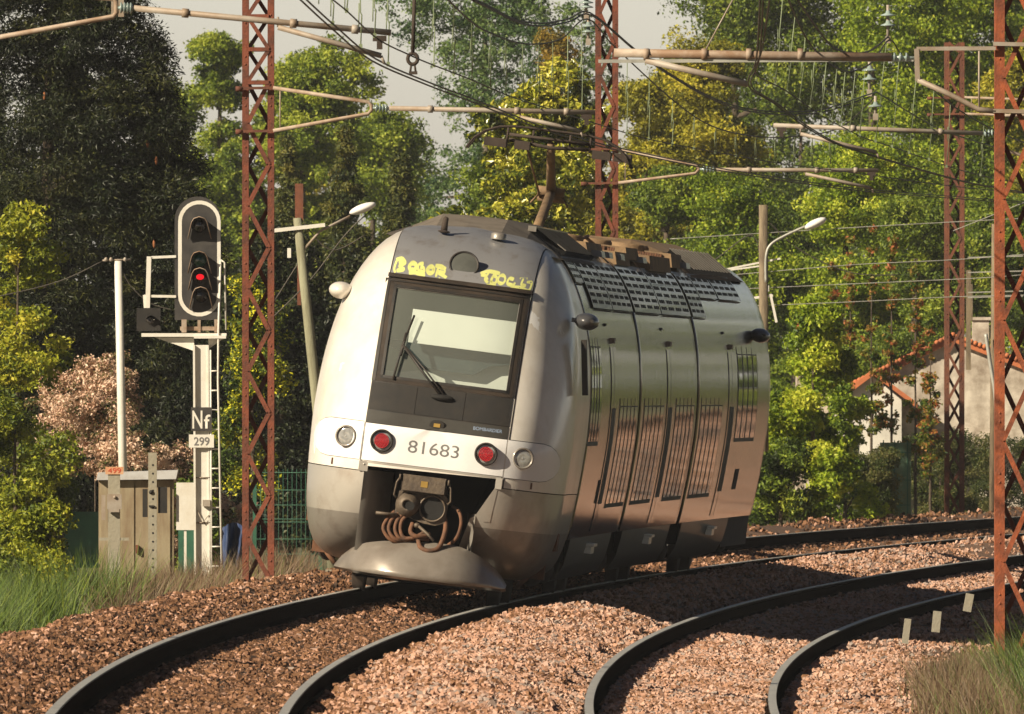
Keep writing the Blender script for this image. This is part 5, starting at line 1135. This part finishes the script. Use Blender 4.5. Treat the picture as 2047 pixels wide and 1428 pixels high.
# great dark conifer on the left
def conifer():
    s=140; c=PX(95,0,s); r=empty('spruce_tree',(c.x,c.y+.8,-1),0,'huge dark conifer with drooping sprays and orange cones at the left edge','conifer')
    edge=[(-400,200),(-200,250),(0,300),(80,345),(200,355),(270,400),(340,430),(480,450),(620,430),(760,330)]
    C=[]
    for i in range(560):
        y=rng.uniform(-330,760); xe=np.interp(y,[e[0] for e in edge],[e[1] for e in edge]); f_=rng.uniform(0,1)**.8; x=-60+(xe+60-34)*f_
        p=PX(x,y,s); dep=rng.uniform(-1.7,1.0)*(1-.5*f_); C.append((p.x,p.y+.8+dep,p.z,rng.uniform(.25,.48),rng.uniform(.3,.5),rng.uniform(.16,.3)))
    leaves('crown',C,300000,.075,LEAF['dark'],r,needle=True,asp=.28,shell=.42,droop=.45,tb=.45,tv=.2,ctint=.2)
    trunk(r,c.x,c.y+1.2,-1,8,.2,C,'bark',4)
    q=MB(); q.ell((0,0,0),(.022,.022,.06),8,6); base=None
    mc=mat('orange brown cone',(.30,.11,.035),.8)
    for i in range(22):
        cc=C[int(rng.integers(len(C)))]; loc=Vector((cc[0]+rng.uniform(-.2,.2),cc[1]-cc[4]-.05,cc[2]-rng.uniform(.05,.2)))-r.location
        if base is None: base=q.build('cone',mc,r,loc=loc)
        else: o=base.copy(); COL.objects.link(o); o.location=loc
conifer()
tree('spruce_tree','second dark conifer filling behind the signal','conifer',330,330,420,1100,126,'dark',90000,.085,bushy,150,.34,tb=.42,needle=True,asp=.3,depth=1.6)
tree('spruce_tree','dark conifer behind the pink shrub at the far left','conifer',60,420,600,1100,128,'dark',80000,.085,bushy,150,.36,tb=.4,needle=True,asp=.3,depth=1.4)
# shrubs left
SG='shrubs along the left verge'
tree('shrub','yellow green shrub under the dark conifer at the left edge','shrub',35,280,400,1000,146,'ygreen',16000,.07,bushy,50,.3,base=-.8,rad=.05,tb=.42,grp=SG)
tree('flowering_shrub','large shrub covered in pink and cream blossom behind the white pole','shrub',190,640,725,1120,141,'pink',90000,.048,dome_,190,.22,base=-.8,rad=.02,tb=.70,tv=.28,grp=SG)
tree('shrub','green shrub with bright leaf edges in the left foreground','shrub',30,220,690,1180,150,'ygreen',30000,.065,round_,70,.27,base=-.8,rad=.05,tb=.36,grp=SG)
tree('flowering_shrub','yellow flowering shrub between the signal and the first lattice mast','shrub',505,190,545,1010,136,'yellow',15000,.06,oval,55,.28,base=-.8,rad=.05,tb=.55,tv=.3,grp=SG,shell=.45)
tree('shrub','low dark green shrub behind the cabinet','shrub',420,180,880,1160,142,'green',9000,.06,round_,30,.28,base=-.8,rad=.04,tb=.3,grp=SG)
tree('shrub','small green shrub leaning to the ballast at the lower left','shrub',95,160,1000,1230,190,'ygreen',12000,.05,round_,36,.2,base=-.6,rad=.03,tb=.35,grp=SG)
# right
RG='bushes right of the train'
tree('bush','bright green leafy bush just right of the train end','bush',1625,240,600,1050,119,'lime',44000,.085,oval,70,.36,base=-.6,rad=.06,tb=.5,grp=RG)
tree('bush','second bright green bush reaching over the hedge','bush',1690,180,780,1060,113,'lime',15000,.08,round_,40,.28,base=-.6,rad=.05,tb=.4,grp=RG)
tree('bush','shaded dark green bush at the foot of the train end','bush',1560,170,860,1060,122,'green',16000,.07,sheared,45,.3,base=-.6,rad=.05,tb=.25,grp=RG)
for i,(x,w_,yt,lb) in enumerate(((1745,110,895,'brown topped hedge piece left of the pale green panel'),(1880,150,862,'dark hedge piece right of the pale green panel'),(2000,170,868,'hedge piece behind the wide rusty mast'),(2110,150,870,'hedge piece cut by the right edge'))):
    tree('hedge',lb,'hedge',x,w_,yt,1062,(112,106,102.5,101)[i],'hedge',34000,.045,sheared,80,.22,base=-.6,rad=.04,tb=.4,grp='clipped hedges by the far track',depth=1.2)
for i,(x,yt,w_) in enumerate(((1665,520,70),(1700,465,60),(1742,430,70),(1782,470,80),(1830,520,90),(1860,640,70))):
    r,C=tree('sapling',['leftmost','second from the left','tallest','fourth from the left','second from the right','short rightmost'][i]+' thin sapling with reddish leaves in front of the house','sapling',x,w_,yt,960,108+i*.7,'redleaf',2600,.075,lambda h:max(.35,1-h*.8),44,.14,base=-.6,rad=.035,tb=.5,tv=.25,grp='reddish saplings',shell=.6)
# ---- grass and weeds
def blades(name,label,regs,m,parent=None):
    Vs=[];Ts=[]
    for (t0,t1,u0,u1,n,h0,h1,wd,tb,clump) in regs:
        if clump:
            k=clump; ct=rng.uniform(t0,t1,k); cu=rng.uniform(u0,u1,k); ii=rng.integers(0,k,n); T=ct[ii]+rng.normal(0,.28,n); U=cu[ii]+rng.normal(0,.14,n); H=rng.uniform(h0,h1,n)*(.6+.4*rng.uniform(size=k))[ii]
        else: T=rng.uniform(t0,t1,n); U=rng.uniform(u0,u1,n); H=rng.uniform(h0,h1,n)
        a=T/R1; r_=R1-U; B=np.stack([XC-r_*np.cos(a),YC+r_*np.sin(a),gz(U)-.03],-1)
        ang=rng.uniform(0,2*math.pi,n); D=np.stack([np.cos(ang),np.sin(ang),np.zeros(n)],-1); W=np.stack([-np.sin(ang*1.7),np.cos(ang*1.7)*.4,np.zeros(n)],-1)*wd*.5
        le=rng.uniform(.05,.8,n)[:,None]*H[:,None]; mid=B+D*le*.35+np.array([0,0,1])*H[:,None]*.55; tip=B+D*le+np.array([0,0,1])*H[:,None]
        Vs.append(np.stack([B-W,B+W,mid+W*.8,mid-W*.8,tip+W*.15,tip-W*.15],1)); Ts.append(np.clip(rng.normal(tb,.28,n),0,1))
    V=np.concatenate(Vs); n=len(V); T=np.concatenate(Ts); i=np.arange(n)[:,None]*6; Q=np.concatenate([i+np.array([[0,1,2,3]]),i+np.array([[3,2,4,5]])],1).reshape(-1,4)
    o=np_mesh(name,V.reshape(-1,3),Q,LEAF[m],None,tint=np.repeat(T,2)); tag(o,label,'grass',kind='stuff'); return o
blades('green_grass','green verge grass and broom beside the ballast on both sides',[(0,70,-7.5,-2.6,26000,.12,.38,.012,.55,0),(22,62,-6.4,-2.9,70000,.5,1.15,.010,.5,170),(58,110,-6,-2.6,12000,.1,.35,.014,.5,0),
   (14,44,6.7,8.6,20000,.4,1.1,.008,.45,90),(14,60,6.1,9,14000,.1,.35,.012,.6,0),(110,260,-5,-2.6,14000,.15,.4,.03,.4,0)],'broom')
blades('dry_weeds','dry brown weeds in front of the cabinet, mast and at the lower right corner',[(56,92,-5.2,-2.5,30000,.2,.7,.010,.45,0),(60,92,-5.2,-2.6,12000,.4,.85,.008,.42,60),(12,42,6.0,7.6,26000,.2,.65,.008,.5,90)],'dry')

# ---------------------------------------------------------------- thin summer haze
def haze():
    q=MB(); q.box((120,330,21),(760,760,47)); o=q.build('haze',bpy.data.materials.new('haze air')); m=o.data.materials[0]; m.use_nodes=True; n=m.node_tree.nodes; n.remove(n['Principled BSDF'])
    v=n.new('ShaderNodeVolumePrincipled'); v.inputs['Color'].default_value=(.93,.95,1,1); v.inputs['Density'].default_value=.00011; v.inputs['Anisotropy'].default_value=.2
    m.node_tree.links.new(v.outputs[0],n['Material Output'].inputs['Volume']); tag(o,kind='stuff')
haze()
